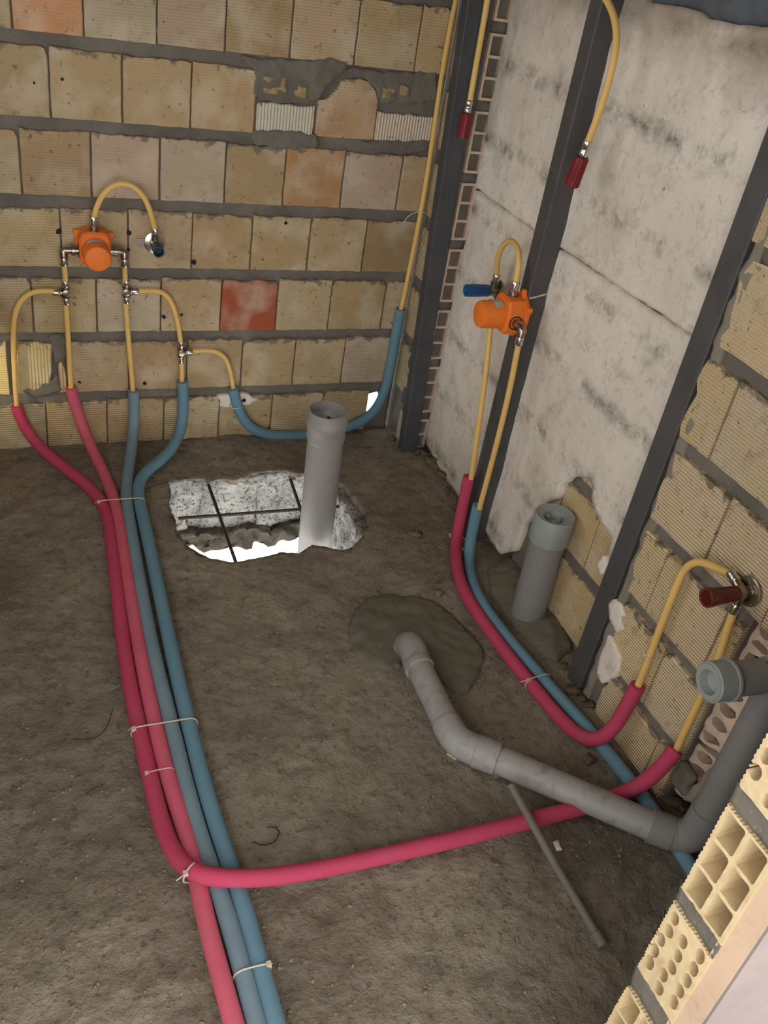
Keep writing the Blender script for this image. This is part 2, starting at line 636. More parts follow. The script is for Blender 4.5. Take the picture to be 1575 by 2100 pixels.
fl = sheet([(XL - 0.3, -3.7), (0.6, -3.7), (0.6, 0.03), (XL - 0.3, 0.03)], [HOLE], 0.0125, floor_place, [0.012, 0.022])
floor = fl.build('floor', M_FLOOR, smooth=True)
struct(floor, 'rough dusty brown cement floor with a broken hole', 'floor')

# the pale broken edge of the slab seen on the far side of the hole: cast blocks with joints between them
edge_mb = MB()


def rock_box(a, b, n=(6, 3, 6), amp=0.012, seed=0.0):
    """box with a lumpy, broken surface"""
    a, b = Vector(a), Vector(b)
    V, F, ids = [], [], {}
    nx, ny, nzc = n

    def vid(i, j, k):
        if (i, j, k) not in ids:
            p = Vector((a.x + (b.x - a.x) * i / nx, a.y + (b.y - a.y) * j / ny, a.z + (b.z - a.z) * k / nzc))
            q = p * 23 + Vector((seed, seed * 2, seed * 3))
            p = p + Vector((noise.noise(q), noise.noise(q + Vector((9, 0, 0))), noise.noise(q + Vector((0, 9, 0))))) * amp
            q2 = p * 70
            p = p + Vector((noise.noise(q2), noise.noise(q2 + Vector((9, 0, 0))), noise.noise(q2 + Vector((0, 9, 0))))) * amp * 0.5
            ids[(i, j, k)] = len(V)
            V.append(p)
        return ids[(i, j, k)]
    for i in range(nx):
        for j in range(ny):
            F.append((vid(i, j, nzc), vid(i + 1, j, nzc), vid(i + 1, j + 1, nzc), vid(i, j + 1, nzc)))
            F.append((vid(i, j, 0), vid(i, j + 1, 0), vid(i + 1, j + 1, 0), vid(i + 1, j, 0)))
    for i in range(nx):
        for k in range(nzc):
            F.append((vid(i, 0, k), vid(i + 1, 0, k), vid(i + 1, 0, k + 1), vid(i, 0, k + 1)))
            F.append((vid(i, ny, k), vid(i, ny, k + 1), vid(i + 1, ny, k + 1), vid(i + 1, ny, k)))
    for j in range(ny):
        for k in range(nzc):
            F.append((vid(0, j, k), vid(0, j, k + 1), vid(0, j + 1, k + 1), vid(0, j + 1, k)))
            F.append((vid(nx, j, k), vid(nx, j + 1, k), vid(nx, j + 1, k + 1), vid(nx, j, k + 1)))
    return V, F


YH = -0.262
for i, (x0, x1, z0, z1, dy) in enumerate([(-0.99, -0.815, -0.125, -0.018, -0.006), (-0.965, -0.86, -0.25, -0.12, 0.006), (-0.812, -0.60, -0.25, -0.03, 0.014),
                                          (-0.60, -0.335, -0.25, -0.022, 0.004), (-0.86, -0.81, -0.25, -0.1, 0.022), (-0.76, -0.46, -0.045, -0.014, -0.012)]):
    v, f = rock_box((x0, YH + dy, z0), (x1, YH + 0.2, z1), (14, 3, 12), 0.012, i * 3.7)
    MB().add(v, f).build('concrete_block', M_CONCRETE, floor, True)
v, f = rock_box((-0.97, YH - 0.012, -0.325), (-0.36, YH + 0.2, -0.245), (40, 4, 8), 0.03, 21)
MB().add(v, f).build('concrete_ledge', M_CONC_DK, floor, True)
v, f = rock_box((-0.345, -0.74, -0.28), (-0.20, -0.33, -0.03), (8, 20, 12), 0.022, 33)
MB().add(v, f).build('concrete_block', M_CONCRETE, floor, True)
v, f = rock_box((-1.10, -0.68, -0.28), (-0.955, -0.25, -0.03), (8, 20, 12), 0.02, 41)
MB().add(v, f).build('concrete_block', M_CONCRETE, floor, True)


def rebar(p, q, r=0.0055):
    a, b = Vector(p), Vector(q)
    n = int((b - a).length / 0.006) + 2
    pts = [a.lerp(b, i / (n - 1)) for i in range(n)]
    MB().tube(pts, [r * (1.0 + 0.14 * (i % 2)) for i in range(n)], 8).build('rebar', M_REBAR, floor)


rebar(at((366, 1063), 'f', -0.06), at((735, 1036), 'f', -0.06))
rebar(at((424, 984), 'f', -0.045), at((486, 1160), 'f', -0.045))
rebar(at((592, 972), 'f', -0.045), at((625, 1070), 'f', -0.045))
rebar(at((643, 1098), 'f', -0.045), at((662, 1135), 'f', -0.045))

def ragged(poly, step=.02, amp=.006):
    out = []
    n = len(poly)
    for i in range(n):
        (x1, y1), (x2, y2) = poly[i], poly[(i + 1) % n]
        L = math.hypot(x2 - x1, y2 - y1)
        k = max(1, int(L / step))
        for j in range(k):
            t = j / k
            x, y = x1 + (x2 - x1) * t, y1 + (y2 - y1) * t
            out.append((x + amp * nz(x * 45, y * 45, 1), y + amp * nz(x * 45, y * 45, 7)))
    return out


# ---- mortar patches of the floor
def patch(name, px, h, mat, parent, res=0.01, amp=0.004, rnd=0.06):
    poly = [(at(q, 'f').x, at(q, 'f').y) for q in px]
    fine = []
    n = len(poly)
    for i in range(n):
        (x1, y1), (x2, y2) = poly[i], poly[(i + 1) % n]
        for k in range(4):
            t = k / 4
            x, y = x1 + (x2 - x1) * t, y1 + (y2 - y1) * t
            fine.append((x + 0.006 * nz(x * 60, y * 60, 3), y + 0.006 * nz(x * 60, y * 60, 8)))

    def place(x, y, dep):
        if dep:
            return (x, y, floor_z(x, y) - 0.012)
        p = near_on(fine, x, y)
        e = min(1.0, math.hypot(x - p[0], y - p[1]) / rnd)
        return (x, y, floor_z(x, y) + 0.006 + h * math.sqrt(e) + amp * nz(x * 14, y * 14, 5))
    return sheet(fine, [], res, place, [1]).build(name, mat, parent, True)


patch('mortar_patch', [(713, 1287), (726, 1254), (756, 1228), (794, 1218), (845, 1221), (883, 1228), (914, 1246), (939, 1271), (967, 1302), (992, 1338),
                       (990, 1363), (972, 1404), (954, 1424), (929, 1419), (909, 1404), (875, 1362), (850, 1345), (822, 1358), (817, 1370), (794, 1376), (764, 1368),
                       (726, 1345), (716, 1312)], 0.006, M_MORTAR_DK, floor, 0.009, 0.002, 0.03)
patch('mortar_mound', [(1000, 1170), (1040, 1140), (1100, 1150), (1165, 1225), (1182, 1295), (1172, 1335), (1140, 1365), (1112, 1350), (1065, 1300), (1025, 1250), (1002, 1215)],
      0.035, M_MORTAR_DK, floor, 0.009, 0.008, 0.08)

# ---- back wall: mortar bed with a light gap near the corner, clay blocks in front of it
wall_back_gap = [(at(q, 'b').x, at(q, 'b').z) for q in [(750, 812), (780, 806), (788, 840), (770, 852), (752, 856)]]


def back_place(u, v, dep):
    return (u, 0.013 + dep + 0.004 * nz(u, v, 0, 22) + 0.003 * nz(u, v, 3, 60), v)


wb = sheet([(XL - 0.1, -0.05), (0.0, -0.05), (0.0, ZC), (XL - 0.1, ZC)], [wall_back_gap], 0.015, back_place, [0.035]).build('wall_back', M_MORTAR, smooth=True)
struct(wb, 'back wall of cream ribbed clay blocks with grey mortar', 'wall')

CREAM = [(177, 154, 117), (181, 160, 125), (175, 152, 113), (183, 160, 121), (179, 155, 118)]


def brick_outline(w, h, jit=0.003, chips=(0.2, 0.2), n=7):
    """counter-clockwise outline from (0,0); top edge more ragged"""
    P = []
    for i in range(n):
        P.append((w * i / n, random.uniform(0, jit)))
    for i in range(n):
        P.append((w - random.uniform(0, jit * 0.5), h * i / n))
    for i in range(n):
        P.append((w - w * i / n, h - random.uniform(0, jit * 2.6)))
    for i in range(n):
        P.append((random.uniform(0, jit * 0.5), h - h * i / n))
    # corner chips
    if random.random() < chips[0]:
        c = random.uniform(0.008, 0.02)
        P[3 * n] = (c * 0.6, h - c * 0.5)
    if random.random() < chips[1]:
        c = random.uniform(0.008, 0.02)
        P[2 * n] = (w - c * 0.6, h - c * 0.5)
    P[0] = (0.002, 0.002)
    return P


def brick(parent, p0, w, h, rotz=0.0, mat=None, col=None, out=None, proud=0.0, name='brick'):
    """p0: world corner (left bottom, on the face plane)"""
    mb = MB()
    o = out or brick_outline(w, h)
    mb.prism(o, 0.03, -proud, 0.0025)
    b = mb.build(name, mat or M_BRICK, parent, False, p0, rotz)
    c = col or random.choice(CREAM)
    j = random.uniform(-7, 7)
    c = tuple(max(0, min(255, k + j + random.uniform(-2.5, 2.5))) for k in c)
    b.color = srgb(*c)
    return b


PITCHZ, Z6 = 0.225, 0.2067
BH = 0.194
row_z = lambda k: Z6 + (6 - k) * PITCHZ
RED = (176, 96, 72)
PALE = (184, 164, 140)
SALM = (188, 146, 104)
rows = {  # vertical joints along each course (photo x at mid height of the course) and odd colours
    0: ([-190, -40, 110, 262, 410, 560, 700, 840, 950], {}),
    1: ([-130, 20, 170, 322, 464, 600, 734, 859, 931], {1: (206, 150, 110), 2: PALE, 3: PALE, 5: (182, 160, 130)}),
    2: ([-45, 101, 251, 392, 525, None, 651, 774, None, 896], {}),
    3: ([-105, 41, 187, 328, 462, 584, 704, 820, 878], {2: PALE, 3: PALE, 5: SALM, 6: PALE}),
    4: ([-10, 125, 263, 394, 516, 634, 748, 856], {6: (166, 142, 108)}),
    5: ([-70, 66, 198, 330, 453, 568, 677, 787, 836], {4: RED, 2: PALE}),
    6: ([-110, 17, None, 145, 264, 383, 496, 603, 704, 818], {0: (230, 206, 140), 6: PALE, 8: (172, 144, 114)}),  # first block coloured yellow for the warm light falling on it
    7: ([-30, 96, 220, 336, 449, 556, 659, 752], {}),
}


def row_mid_y(k, x):
    z = row_z(k) + BH / 2
    lo, hi = -400, 1000
    for _ in range(40):
        mid = (lo + hi) / 2
        if at((x, mid), 'b').z > z:
            lo = mid
        else:
            hi = mid
    return lo


BX = lambda k, x: at((x, row_mid_y(k, x)), 'b').x
for k, (js, odd) in rows.items():
    z0, h = row_z(k), BH
    if k == 7:
        z0, h = -0.02, 0.194
    xs = BX(k, js[0])
    while xs > XL + .02:                    # the course goes on to the left wall
        wl_ = min(.215, xs - XL)
        brick(wb, (xs - wl_ + .002, 0, z0), wl_ - .004, h)
        xs -= wl_
    bi = 0
    for a, b in zip(js[:-1], js[1:]):
        if a is None or b is None:
            continue
        if k == 2 and a == 651:
            pass
        x0, x1 = BX(k, a), min(BX(k, b), -0.002)
        gap = random.uniform(0.0025, 0.0045)
        w = x1 - x0 - gap
        if k == 2 and a == 651:     # block with both upper corners broken away
            out = [(0, 0.002), (w * .5, 0.0), (w, 0.003), (w, .06), (w, .125), (w * .93, .155), (w * .80, .178), (w * .66, .186), (w * .5, .182), (w * .36, .176),
                   (w * .30, .150), (w * .16, .118), (0.0, .110), (0, .05)]
            brick(wb, (x0 + gap / 2, 0, z0 + .004), w, h, col=(186, 152, 112), out=out, proud=0.001)
            bi += 1
            continue
        col = odd.get(bi)
        brick(wb, (x0 + gap / 2, 0, z0), w, h + random.uniform(-.006, .002), col=col, proud=random.uniform(-.002, .003))
        bi += 1
for k in (-1, -2, -3):                      # courses above the picture
    xs = -.02 - .1 * (k % 2)
    while xs > XL + .02:
        wl_ = min(.21, xs - XL)
        brick(wb, (xs - wl_ + .002, 0, row_z(k)), wl_ - .004, BH)
        xs -= wl_
# half-height blocks laid on edge in the second course, with upright ribs
for a, b in ((528, 648), (775, 893)):
    x0, x1 = BX(2, a), BX(2, b)
    brick(wb, (x0, 0, row_z(2) + 0.004), x1 - x0 - .002, 0.094, mat=M_BRICKV, col=(204, 192, 172), proud=0.0)
for px, sx, sz in (((562, 173), .034, .024), ((614, 187), .022, .014), ((797, 193), .022, .016), ((829, 186), .016, .014)):
    p = at(px, 'b')
    v, f = rock_box((p.x - sx, -0.006, p.z - sz), (p.x + sx, 0.03, p.z + sz), (8, 3, 7), 0.013, p.x * 9)
    o = MB().add(v, f).build('brick_fragment', M_FRAG, wb, True)
    o.color = srgb(190, 168, 128)
# mortar smeared over the broken course
def wall_smear(px, proud=.004, seed=1.0, mat=None):
    poly = ragged([(at(q, 'b').x, at(q, 'b').z) for q in px], .012, .010)

    def place(u, v, dep):
        return (u, -proud - .004 * nz(u * 30, v * 30, seed) - .003 * nz(u * 80, v * 80, seed) + dep, v)
    sheet(poly, [], .007, place, [.02]).build('mortar_smear', mat or M_MORTAR, wb, True)


wall_smear([(498, 118), (560, 122), (640, 124), (690, 122), (712, 132), (700, 150), (680, 165), (660, 192), (648, 208), (600, 212), (530, 205), (520, 190), (524, 150), (512, 132)], .002, 1)
wall_smear([(700, 138), (780, 146), (897, 150), (893, 205), (840, 214), (780, 210), (772, 180), (745, 160)], .002, 2)
wall_smear([(516, 266), (600, 268), (648, 276), (652, 300), (580, 306), (524, 296)], .003, 3)
wall_smear([(735, 292), (800, 288), (882, 288), (878, 308), (820, 318), (760, 306)], .003, 4)
wall_smear([(330, 38), (336, 45), (333, 94), (320, 94), (319, 60)], .001, 6)
wall_smear([(100, 690), (124, 686), (140, 700), (136, 740), (116, 745), (108, 720)], .001, 7)
wall_smear([(40, 800), (110, 780), (118, 760), (124, 800), (80, 815)], .003, 8)
wall_smear([(446, 812), (500, 806), (530, 820), (490, 836), (452, 832)], .003, 9, M_PLASTER)


def wall_hole_shade(px, r, k):
    p = at(px, 'b', .003)
    n = 9
    out = [(r * random.uniform(.7, 1.2) * math.cos(2 * math.pi * i / n), r * random.uniform(.7, 1.2) * math.sin(2 * math.pi * i / n)) for i in range(n)]
    MB().prism(out, .01, -.0004, .0002).build('chisel_hole_shade', M_BLACK, wb, False, (p.x, -.0025, p.z))  # black disc on the face paints the shade of a hole, nothing is cut


for k, (q, r) in enumerate((((120, 475), .009), ((265, 478), .008), ((264, 512), .005), ((398, 538), .009), ((336, 650), .008), ((373, 646), .005), ((163, 784), .006), ((297, 787), .007),
                            ((453, 822), .008), ((500, 822), .008), ((128, 163), .005), ((70, 170), .004), ((586, 458), .006))):
    wall_hole_shade(q, r, k)
# broken block of the sixth course and its shard
x0, x1 = BX(6, 34), BX(6, 108)
w = x1 - x0
brick(wb, (x0, 0, row_z(6) + .004), w, .19, mat=M_BRICKV, col=(206, 184, 130), proud=0.004,
      out=[(0, .0), (w * .35, .0), (w * .45, .012), (w * .70, .022), (w * .88, .035), (w * .92, .06), (w * .97, .08), (w * .98, .13), (w * 1.0, .18), (w * .6, .19), (w * .1, .192), (0, .1)])
x0, x1 = BX(6, 119), BX(6, 136)
w = x1 - x0
brick(wb, (x0, 0, row_z(6)), w, .12, mat=M_BRICKV, col=(190, 168, 132), out=[(0, 0), (w, .004), (w, .06), (w * .7, .10), (w * .4, .125), (w * .1, .11), (0, .05)])

# ---- left wall with a window opening, front wall with the doorway, ceiling
wl = MB()
wy0, wy1, wz0, wz1 = WIN
wl.box((XL - .2, YF1, -.1), (XL, wy0, ZC)).box((XL - .2, wy1, -.1), (XL, 0.2, ZC)).box((XL - .2, wy0, -.1), (XL, wy1, wz0)).box((XL - .2, wy0, wz1), (XL, wy1, ZC))
struct(wl.build('wall_left', M_CONCW), 'plain rendered left wall outside the frame', 'wall')
struct(MB().box((XL - .2, -3.9, ZC), (.5, .2, ZC + .15)).build('ceiling', M_CONCW), 'plain cement ceiling slab above the room', 'ceiling')

wf = MB()
wf.box((XJ + .075, YF0 - .088, -.1), (.45, YF0, ZC)).box((XL - .2, YF0 - .09, DOOR_H), (XJ + .075, YF0, ZC))
wall_front = struct(wf.build('wall_front', M_MORTAR), 'cut end of hollow clay block wall beside the doorway', 'wall')
skim = MB().box((XJ + .002, YF1 + .004, -.1), (.45, YF0 - .086, ZC))
skim.box((XL - .2, YF1 + .004, DOOR_H - .03), (XJ, YF0 - .088, ZC))
skim.build('plaster_layer', M_SKIM, wall_front)
MB().box((XJ + .003, YF1, -.1), (.45, YF1 + .0045, ZC)).build('plaster_finish_coat', M_SKIM2, wall_front)

# the jamb face: blocks seen end-on (local u = towards the door side, v = up)
def jamb_block(z0, z1, kind):
    U = 0.094
    H = z1 - z0
    holes = []
    if kind == 'cells':
        t = 0.0068
        for i in range(2):
            for j in range(3):
                cw, ch = (U - 3 * t) / 2, (H - 4 * t) / 3
                u, v = t + i * (cw + t), t + j * (ch + t)
                e = 0.003
                holes.append([(u + e, v), (u + cw - e, v), (u + cw, v + e), (u + cw, v + ch - e), (u + cw - e, v + ch), (u + e, v + ch), (u, v + ch - e), (u, v + e)])
    else:
        for i in range(3):
            for j in range(5):
                u, v = U * (i + .5) / 3 + random.uniform(-.003, .003), H * (.12 + .76 * (j + (0 if i % 2 else .5)) / 4.5)
                ru, rv = random.uniform(.0088, .0106), random.uniform(.0120, .0145)
                if v + rv > H - .007 or v - rv < .007 or u - ru < .002 or u + ru > U - .002:
                    continue
                holes.append([(u + ru * math.cos(a), v + rv * math.sin(a)) for a in [k * math.pi / 8 for k in range(16)]])

    n = 30
    out = []
    zig = lambda i: 0.0022 * (i % 2) + random.uniform(0, .0012)
    for i in range(n):
        out.append((U * i / n, random.uniform(0, .002)))
    out.append((U, 0))
    out.append((U, H))
    for i in range(n):
        out.append((U - U * i / n, H - zig(i)))
    for i in range(40):
        out.append((zig(i), H - H * i / 40))

    def place(u, v, dep):
        return (XJ + dep + (.0012 * nz(u * 70, v * 70, z0) if not dep else 0), YF0 - u, z0 + v)
    mb = sheet(out, holes, 0.0034, place, [0.05, 0.10])
    mb.add([(XJ + .09, YF0 - .002, z0 + .002), (XJ + .09, YF0 - U + .002, z0 + .002), (XJ + .09, YF0 - U + .002, z1 - .002), (XJ + .09, YF0 - .002, z1 - .002)], [(0, 1, 2, 3)])
    mb.build('hollow_block', M_HOLLOW, wall_front)


zb = [(at(a, 'j').z, at(b, 'j').z, k) for a, b, k in (((1395, 1818), (1498, 1655), 'cells'), ((1308, 1985), (1382, 1850), 'ovals'), ((1521, 1618), (1640, 1420), 'ovals'))]
jamb_block(zb[0][0], zb[0][1], 'cells')
jamb_block(zb[1][0], zb[1][1], 'ovals')
jamb_block(zb[2][0], zb[2][0] + .194, 'ovals')
zt = at((1286, 2018), 'j').z
jamb_block(zt - .194, zt, 'cells')
jamb_block(zb[2][0] + .224, zb[2][0] + .418, 'cells')
for za, zc in ((zb[0][1], zb[2][0]), (zb[1][1], zb[0][0]), (zt, zb[1][0]), (zb[2][0] + .194, zb[2][0] + .224)):
    v, f = rock_box((XJ + .004, YF0 - .093, za + .001), (XJ + .09, YF0 + .002, zc - .001), (5, 14, 4), 0.004, za * 7)
    MB().add(v, f).build('mortar_bed', M_MORTAR, wall_front, True)
MB().box((XJ + .002, YF0 - .09, -.1), (XJ + .09, YF0, zt - .2)).box((XJ + .002, YF0 - .09, zb[2][0] + .424), (XJ + .09, YF0, ZC)).build('mortar_core', M_MORTAR, wall_front)

# ---- right wall
YS = -0.2       # end of the stub beside the corner post
wr = MB()
wr.box((0.014, YS + .1, -.05), (0.2, .15, ZC))                     # stub core
wr.box((0.105, -1.5, -.05), (0.25, YS + .1, ZC))                   # behind the plaster
wr.box((0.014, -1.93, -.05), (0.2, -1.47, ZC))                     # brick pier after the last post
wr.box((0.09, -2.25, -.05), (0.25, -1.93, .75)).box((0.014, -2.25, .75), (0.25, -1.93, ZC))   # chase for the waste pipe
wr.box((0.014, YF0 + .01, -.05), (0.2, -2.25, ZC))
wall_right = struct(wr.build('wall_right', M_MORTAR), 'right wall of white plaster and ribbed clay blocks', 'wall')
RZ = -math.pi / 2

# stub: short ribbed blocks and blue grey mortar beside the corner
for k in range(0, 8):
    z0 = row_z(k) - (0.004 if k < 7 else .02)
    if k == 7:
        brick(wall_right, (0, -0.095, z0 + .03), .085, .15, RZ, M_BRICKV, (178, 168, 150))
        continue
    brick(wall_right, (0, -0.002, z0), .168, .185, RZ, M_BRICKV if k in (2, 4) else M_BRICK, (188, 170, 134))
    v, f = rock_box((-.001, -.19, z0 - .03), (.03, -.10, z0 + .17), (3, 8, 14), 0.008, k * 2.2)
    MB().add(v, f).build('mortar_smear', M_MORTAR_BL, wall_right, True)
MB().box((0.012, -.19, -.03), (.1, -.16, ZC)).build('mortar_smear', M_MORTAR, wall_right)

# hollow ends of the blocks beside the corner post (facing the camera side)
def stub_end(z0):
    X0, X1, H = 0.022, 0.079, 0.192
    t = .008
    holes = []
    for j in range(3):
        ch = (H - 4 * t) / 3
        v = t + j * (ch + t)
        holes.append([(t, v), (X1 - X0 - t, v), (X1 - X0 - t, v + ch), (t, v + ch)])
    out = [(0, 0), (X1 - X0, 0), (X1 - X0, H), (0, H)]

    def place(u, v, dep):
        return (X0 + u, YS - .004 + dep + (.002 * nz(u * 60, v * 60, z0) if not dep else 0), z0 + v)
    mb = sheet(out, holes, .004, place, [.05])
    mb.add([(X0, YS + .04, z0), (X1, YS + .04, z0), (X1, YS + .04, z0 + H), (X0, YS + .04, z0 + H)], [(0, 1, 2, 3)])
    mb.build('hollow_block', M_HOLLOWD, wall_right)


for k in range(8):
    stub_end(1.302 - .225 * k + .225 if k else 1.527)
    za = 1.527 - .225 * k - .032
    v, f = rock_box((.024, YS + .004, za), (.078, YS + .08, za + .031), (5, 3, 3), .004, k)
    MB().add(v, f).build('mortar_bed', M_MORTAR, wall_right, True)

# plaster sheets (u = along the wall towards the camera, v = up)
def p_uv(q):
    p = at(q, 'p')
    return (p - PA).dot((PB - PA).normalized()), p.z


PD = (PB - PA).normalized()


def plaster_sheet(poly, proud, seed):
    def place(u, v, dep):
        d = proud + .007 * nz(u * 5, v * 5, seed) + .003 * nz(u * 17, v * 17, seed) - dep
        p = PA + PD * u + PN * d
        return (p.x, p.y, v)
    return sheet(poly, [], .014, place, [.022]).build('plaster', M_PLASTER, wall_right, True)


crack = [p_uv(q) for q in ((962, 372), (1000, 402), (1050, 436), (1100, 474), (1150, 507), (1200, 540), (1250, 572), (1300, 606), (1350, 640), (1414, 682), (1440, 700))]
UE = 1.26
top_edge = [p_uv(q) for q in ((1575, 58), (1514, 50), (1480, 44), (1440, 36), (1433, 22), (1405, 16), (1393, 14), (1330, 4))]
up_poly = [(-.004, crack[0][1])] + crack[1:-1] + [(UE, crack[-1][1])] + [(UE, 1.72)] + [(u, v) for u, v in top_edge if u < UE - .01] + [(.45, 1.76), (-.004, 1.78)]
plaster_sheet(ragged(up_poly, .02, .004), .003, 1.0)
low_px = [(883, 930), (901, 968), (924, 996), (950, 1030), (985, 1070), (995, 1080), (997, 1095), (1012, 1120), (1025, 1138), (1038, 1131), (1053, 1133), (1066, 1100), (1074, 1075),
          (1100, 1050), (1129, 1027), (1145, 1021), (1150, 1001), (1170, 978), (1203, 978), (1216, 996), (1210, 1020), (1218, 1049), (1240, 1085), (1254, 1105), (1240, 1146), (1228, 1164), (1240, 1172), (1262, 1180)]
low_poly = [(-.004, .05)] + [p_uv(q) for q in low_px] + [(UE, .40), (UE, crack[-1][1] - .004)] + [(u, v - .0105) for u, v in crack[-2:0:-1]] + [(-.004, crack[0][1] - .0105)]
low_poly = [(min(u, UE), v) for u, v in low_poly]
plaster_sheet(ragged(low_poly, .02, .006), -.001, 5.0)

# bare blocks under the fallen plaster, left of the last post
for z0, h, ys in ((0.492, .19, (-1.02, -1.20, -1.40, -1.47)), (0.262, .195, (-.98, -1.12, -1.305, -1.47)), (0.03, .195, (-1.05, -1.20, -1.40, -1.47))):
    for a, b in zip(ys[:-1], ys[1:]):
        brick(wall_right, (.072, a, z0), a - b - .004, h, RZ, M_BRICK, (206, 180, 134))
mbm = MB().box((.082, -1.48, -.03), (.12, -.95, .72))
mbm.build('mortar_bed', M_MORTAR, wall_right)

# blocks right of the last post
right_rows = [  # bottom z, height, joints along y
    (1.315, .20, (-1.53, -1.70, -1.90, -2.10)),
    (1.088, .198, (-1.555, -1.74, -1.94, -2.14)),
    (0.855, .200, (-1.54, -1.653, -1.86, -2.06)),
    (0.628, .195, (-1.552, -1.757, -1.96, -2.16)),
    (0.406, .190, (-1.56, -1.65, -1.875, -1.93)),
    (0.182, .192, (-1.575, -1.757, -1.93)),
    (-0.04, .192, (-1.61, -1.85, -1.925)),
]
for z0, h, ys in right_rows:
    for i, (a, b) in enumerate(zip(ys[:-1], ys[1:])):
        wv = a - b - .004
        o = None
        if i == 0:      # broken edge towards the post
            o = [(random.uniform(-.004, .012), 0)] + [(wv * t, random.uniform(0, .003)) for t in (.25, .5, .75)] + [(wv, .001), (wv, h * .5), (wv, h - .004)]
            o += [(wv * t, h - random.uniform(0, .008)) for t in (.75, .5, .25)] + [(.0 + random.uniform(-.004, .01), h - .004)]
            o += [(random.uniform(-.008, .014), h * t) for t in (.85, .7, .55, .4, .25, .12)]
        brick(wall_right, (random.uniform(-.002, .002), a, z0), wv, h, RZ, M_BRICKR, random.choice([(222, 200, 162), (218, 194, 152), (224, 200, 156)]), out=o, proud=random.uniform(-.001, .003))
# grey render between post and blocks, and pale plaster scraps low down
v, f = rock_box((.001, -1.575, .0), (.03, -1.545, 1.72), (3, 4, 80), .007, 3)
MB().add(v, f).build('render_strip', M_CONCW, wall_right, True)


def scrap(px, off=.006, mat=M_PLASTER, th=.02):
    poly = ragged([(-at(q, 'r').y, at(q, 'r').z) for q in px], .012, .006)

    def place(u, v, dep):
        return (-off + dep - .004 * nz(u * 20, v * 20, 2) * (0 if dep else 1), -u, v)
    sheet(poly, [], .008, place, [th]).build('plaster_scrap', mat, wall_right, True)


scrap([(1250, 1238), (1262, 1226), (1276, 1240), (1284, 1262), (1268, 1268), (1282, 1290), (1266, 1296), (1254, 1270)])
scrap([(1232, 1352), (1252, 1300), (1262, 1318), (1275, 1348), (1272, 1376), (1254, 1396), (1238, 1402), (1226, 1380)])
scrap([(1225, 1155), (1240, 1140), (1246, 1160), (1236, 1180)])
scrap([(1400, 1640), (1440, 1590), (1478, 1555), (1462, 1600), (1430, 1650)], .0, M_CONCW)
scrap([(1395, 1560), (1420, 1598), (1402, 1632), (1376, 1600)], .004, M_MORTAR)

# broken hollow block in the chase
def broken_cells(y0, z0, w, h, x):
    holes = []
    for i in range(2):
        for j in range(4):
            if random.random() < .12:
                continue
            u, v = w * (i + .5) / 2 + random.uniform(-.004, .004), h * (j + .5) / 4
            ru, rv = w * .17, h * .085
            holes.append([(u + ru * math.cos(a) * random.uniform(.7, 1.15), v + rv * math.sin(a) * random.uniform(.8, 1.15)) for a in [k * math.pi / 5 for k in range(10)]])
    out = ragged([(0, 0), (w, 0), (w, h), (0, h)], .02, .012)

    def place(u, v, dep):
        return (x + dep - .012 * nz(u * 25, v * 25, z0) + .3 * u * .4, y0 - u, z0 + v)
    mb = sheet(out, holes, .005, place, [.03])
    mb.build('broken_block', M_HOLLOWD, wall_right, False)


broken_cells(-1.925, .24, .14, .20, .025)
broken_cells(-1.925, .46, .14, .16, .03)
broken_cells(-1.925, .05, .14, .17, .03)

# steel beam over the plaster
MB().box((.078, -1.50, 1.60), (.12, -.6, 1.86)).box((.05, -1.50, 1.86), (.12, -.6, 1.87)).build('steel_beam', M_BEAM, wall_right)

# ================================================================== STEEL POSTS
def post(name, base, top, dx, dy, mat, label, lip=0.0):
    """box profile: x from base.x to +dx, y from base.y to -dy"""
    mb = MB()
    (bx, by, bz), (tx, ty, tz) = base, top
    t = .004
    V = []
    for (x, y, z) in ((bx, by, bz), (tx, ty, tz)):
        V += [(x, y - dy, z), (x + dx, y - dy, z), (x + dx, y, z), (x, y, z)]
    c = .003
    ring = []
    for (x, y, z) in ((bx, by, bz), (tx, ty, tz)):
        ring.append([(x + c, y - dy, z), (x + dx - c, y - dy, z), (x + dx, y - dy + c, z), (x + dx, y - c, z), (x + dx - c, y, z), (x + c, y, z), (x, y - c, z), (x, y - dy + c, z)])
    mb.add(ring[0] + ring[1], [(i, (i + 1) % 8, 8 + (i + 1) % 8, 8 + i) for i in range(8)] + [tuple(range(8))[::-1], tuple(range(8, 16))])
    o = mb.build(name, mat)
    tag(o, label, 'post', 'steel posts of the right wall')
    return o


post('steel_post', (-.030, -.195, -.02), (-.098, -.195, 1.72), .062, .045, M_POSTB, 'dark steel post in the far corner, leaning slightly left')
post('steel_post', (0.0, -.733, -.02), (0.0, -.731, 1.78), .07, .055, M_POST, 'dark steel post behind the orange mixer on the white plaster')
post('steel_post', (-.004, -1.468, -.02), (-.004, -1.474, 1.72), .05, .066, M_POST, 'dark steel post between white plaster and ribbed clay blocks')

# ================================================================== PIPES
RS, RP = 0.0195, 0.0088       # sleeve and pipe radius


def route(pts):
    return spline([p if isinstance(p, Vector) else at(p[0], p[1], p[2]) for p in pts], 6, 2)


def K(kind, off, *qs):
    return [(q, kind, off) for q in qs]


def run(name, label, parts, cat='pipe', group=None):
    """parts: list of (part name, points, radius, material)"""
    base = parts[0][1][-1]
    e = empty(name)
    tag(e, label, cat, group)
    for nm, pts, r, mat in parts:
        mb = MB()
        if nm == 'insulation_sleeve':
            pts = list(pts)
            rr = [r * (1 + .02 * noise.noise(p * 22)) for p in pts]
            mb.tube(pts, rr, 18)
        else:
            mb.tube(pts, r, 14)
        mb.build(nm, mat, e, autos=50)
    return e


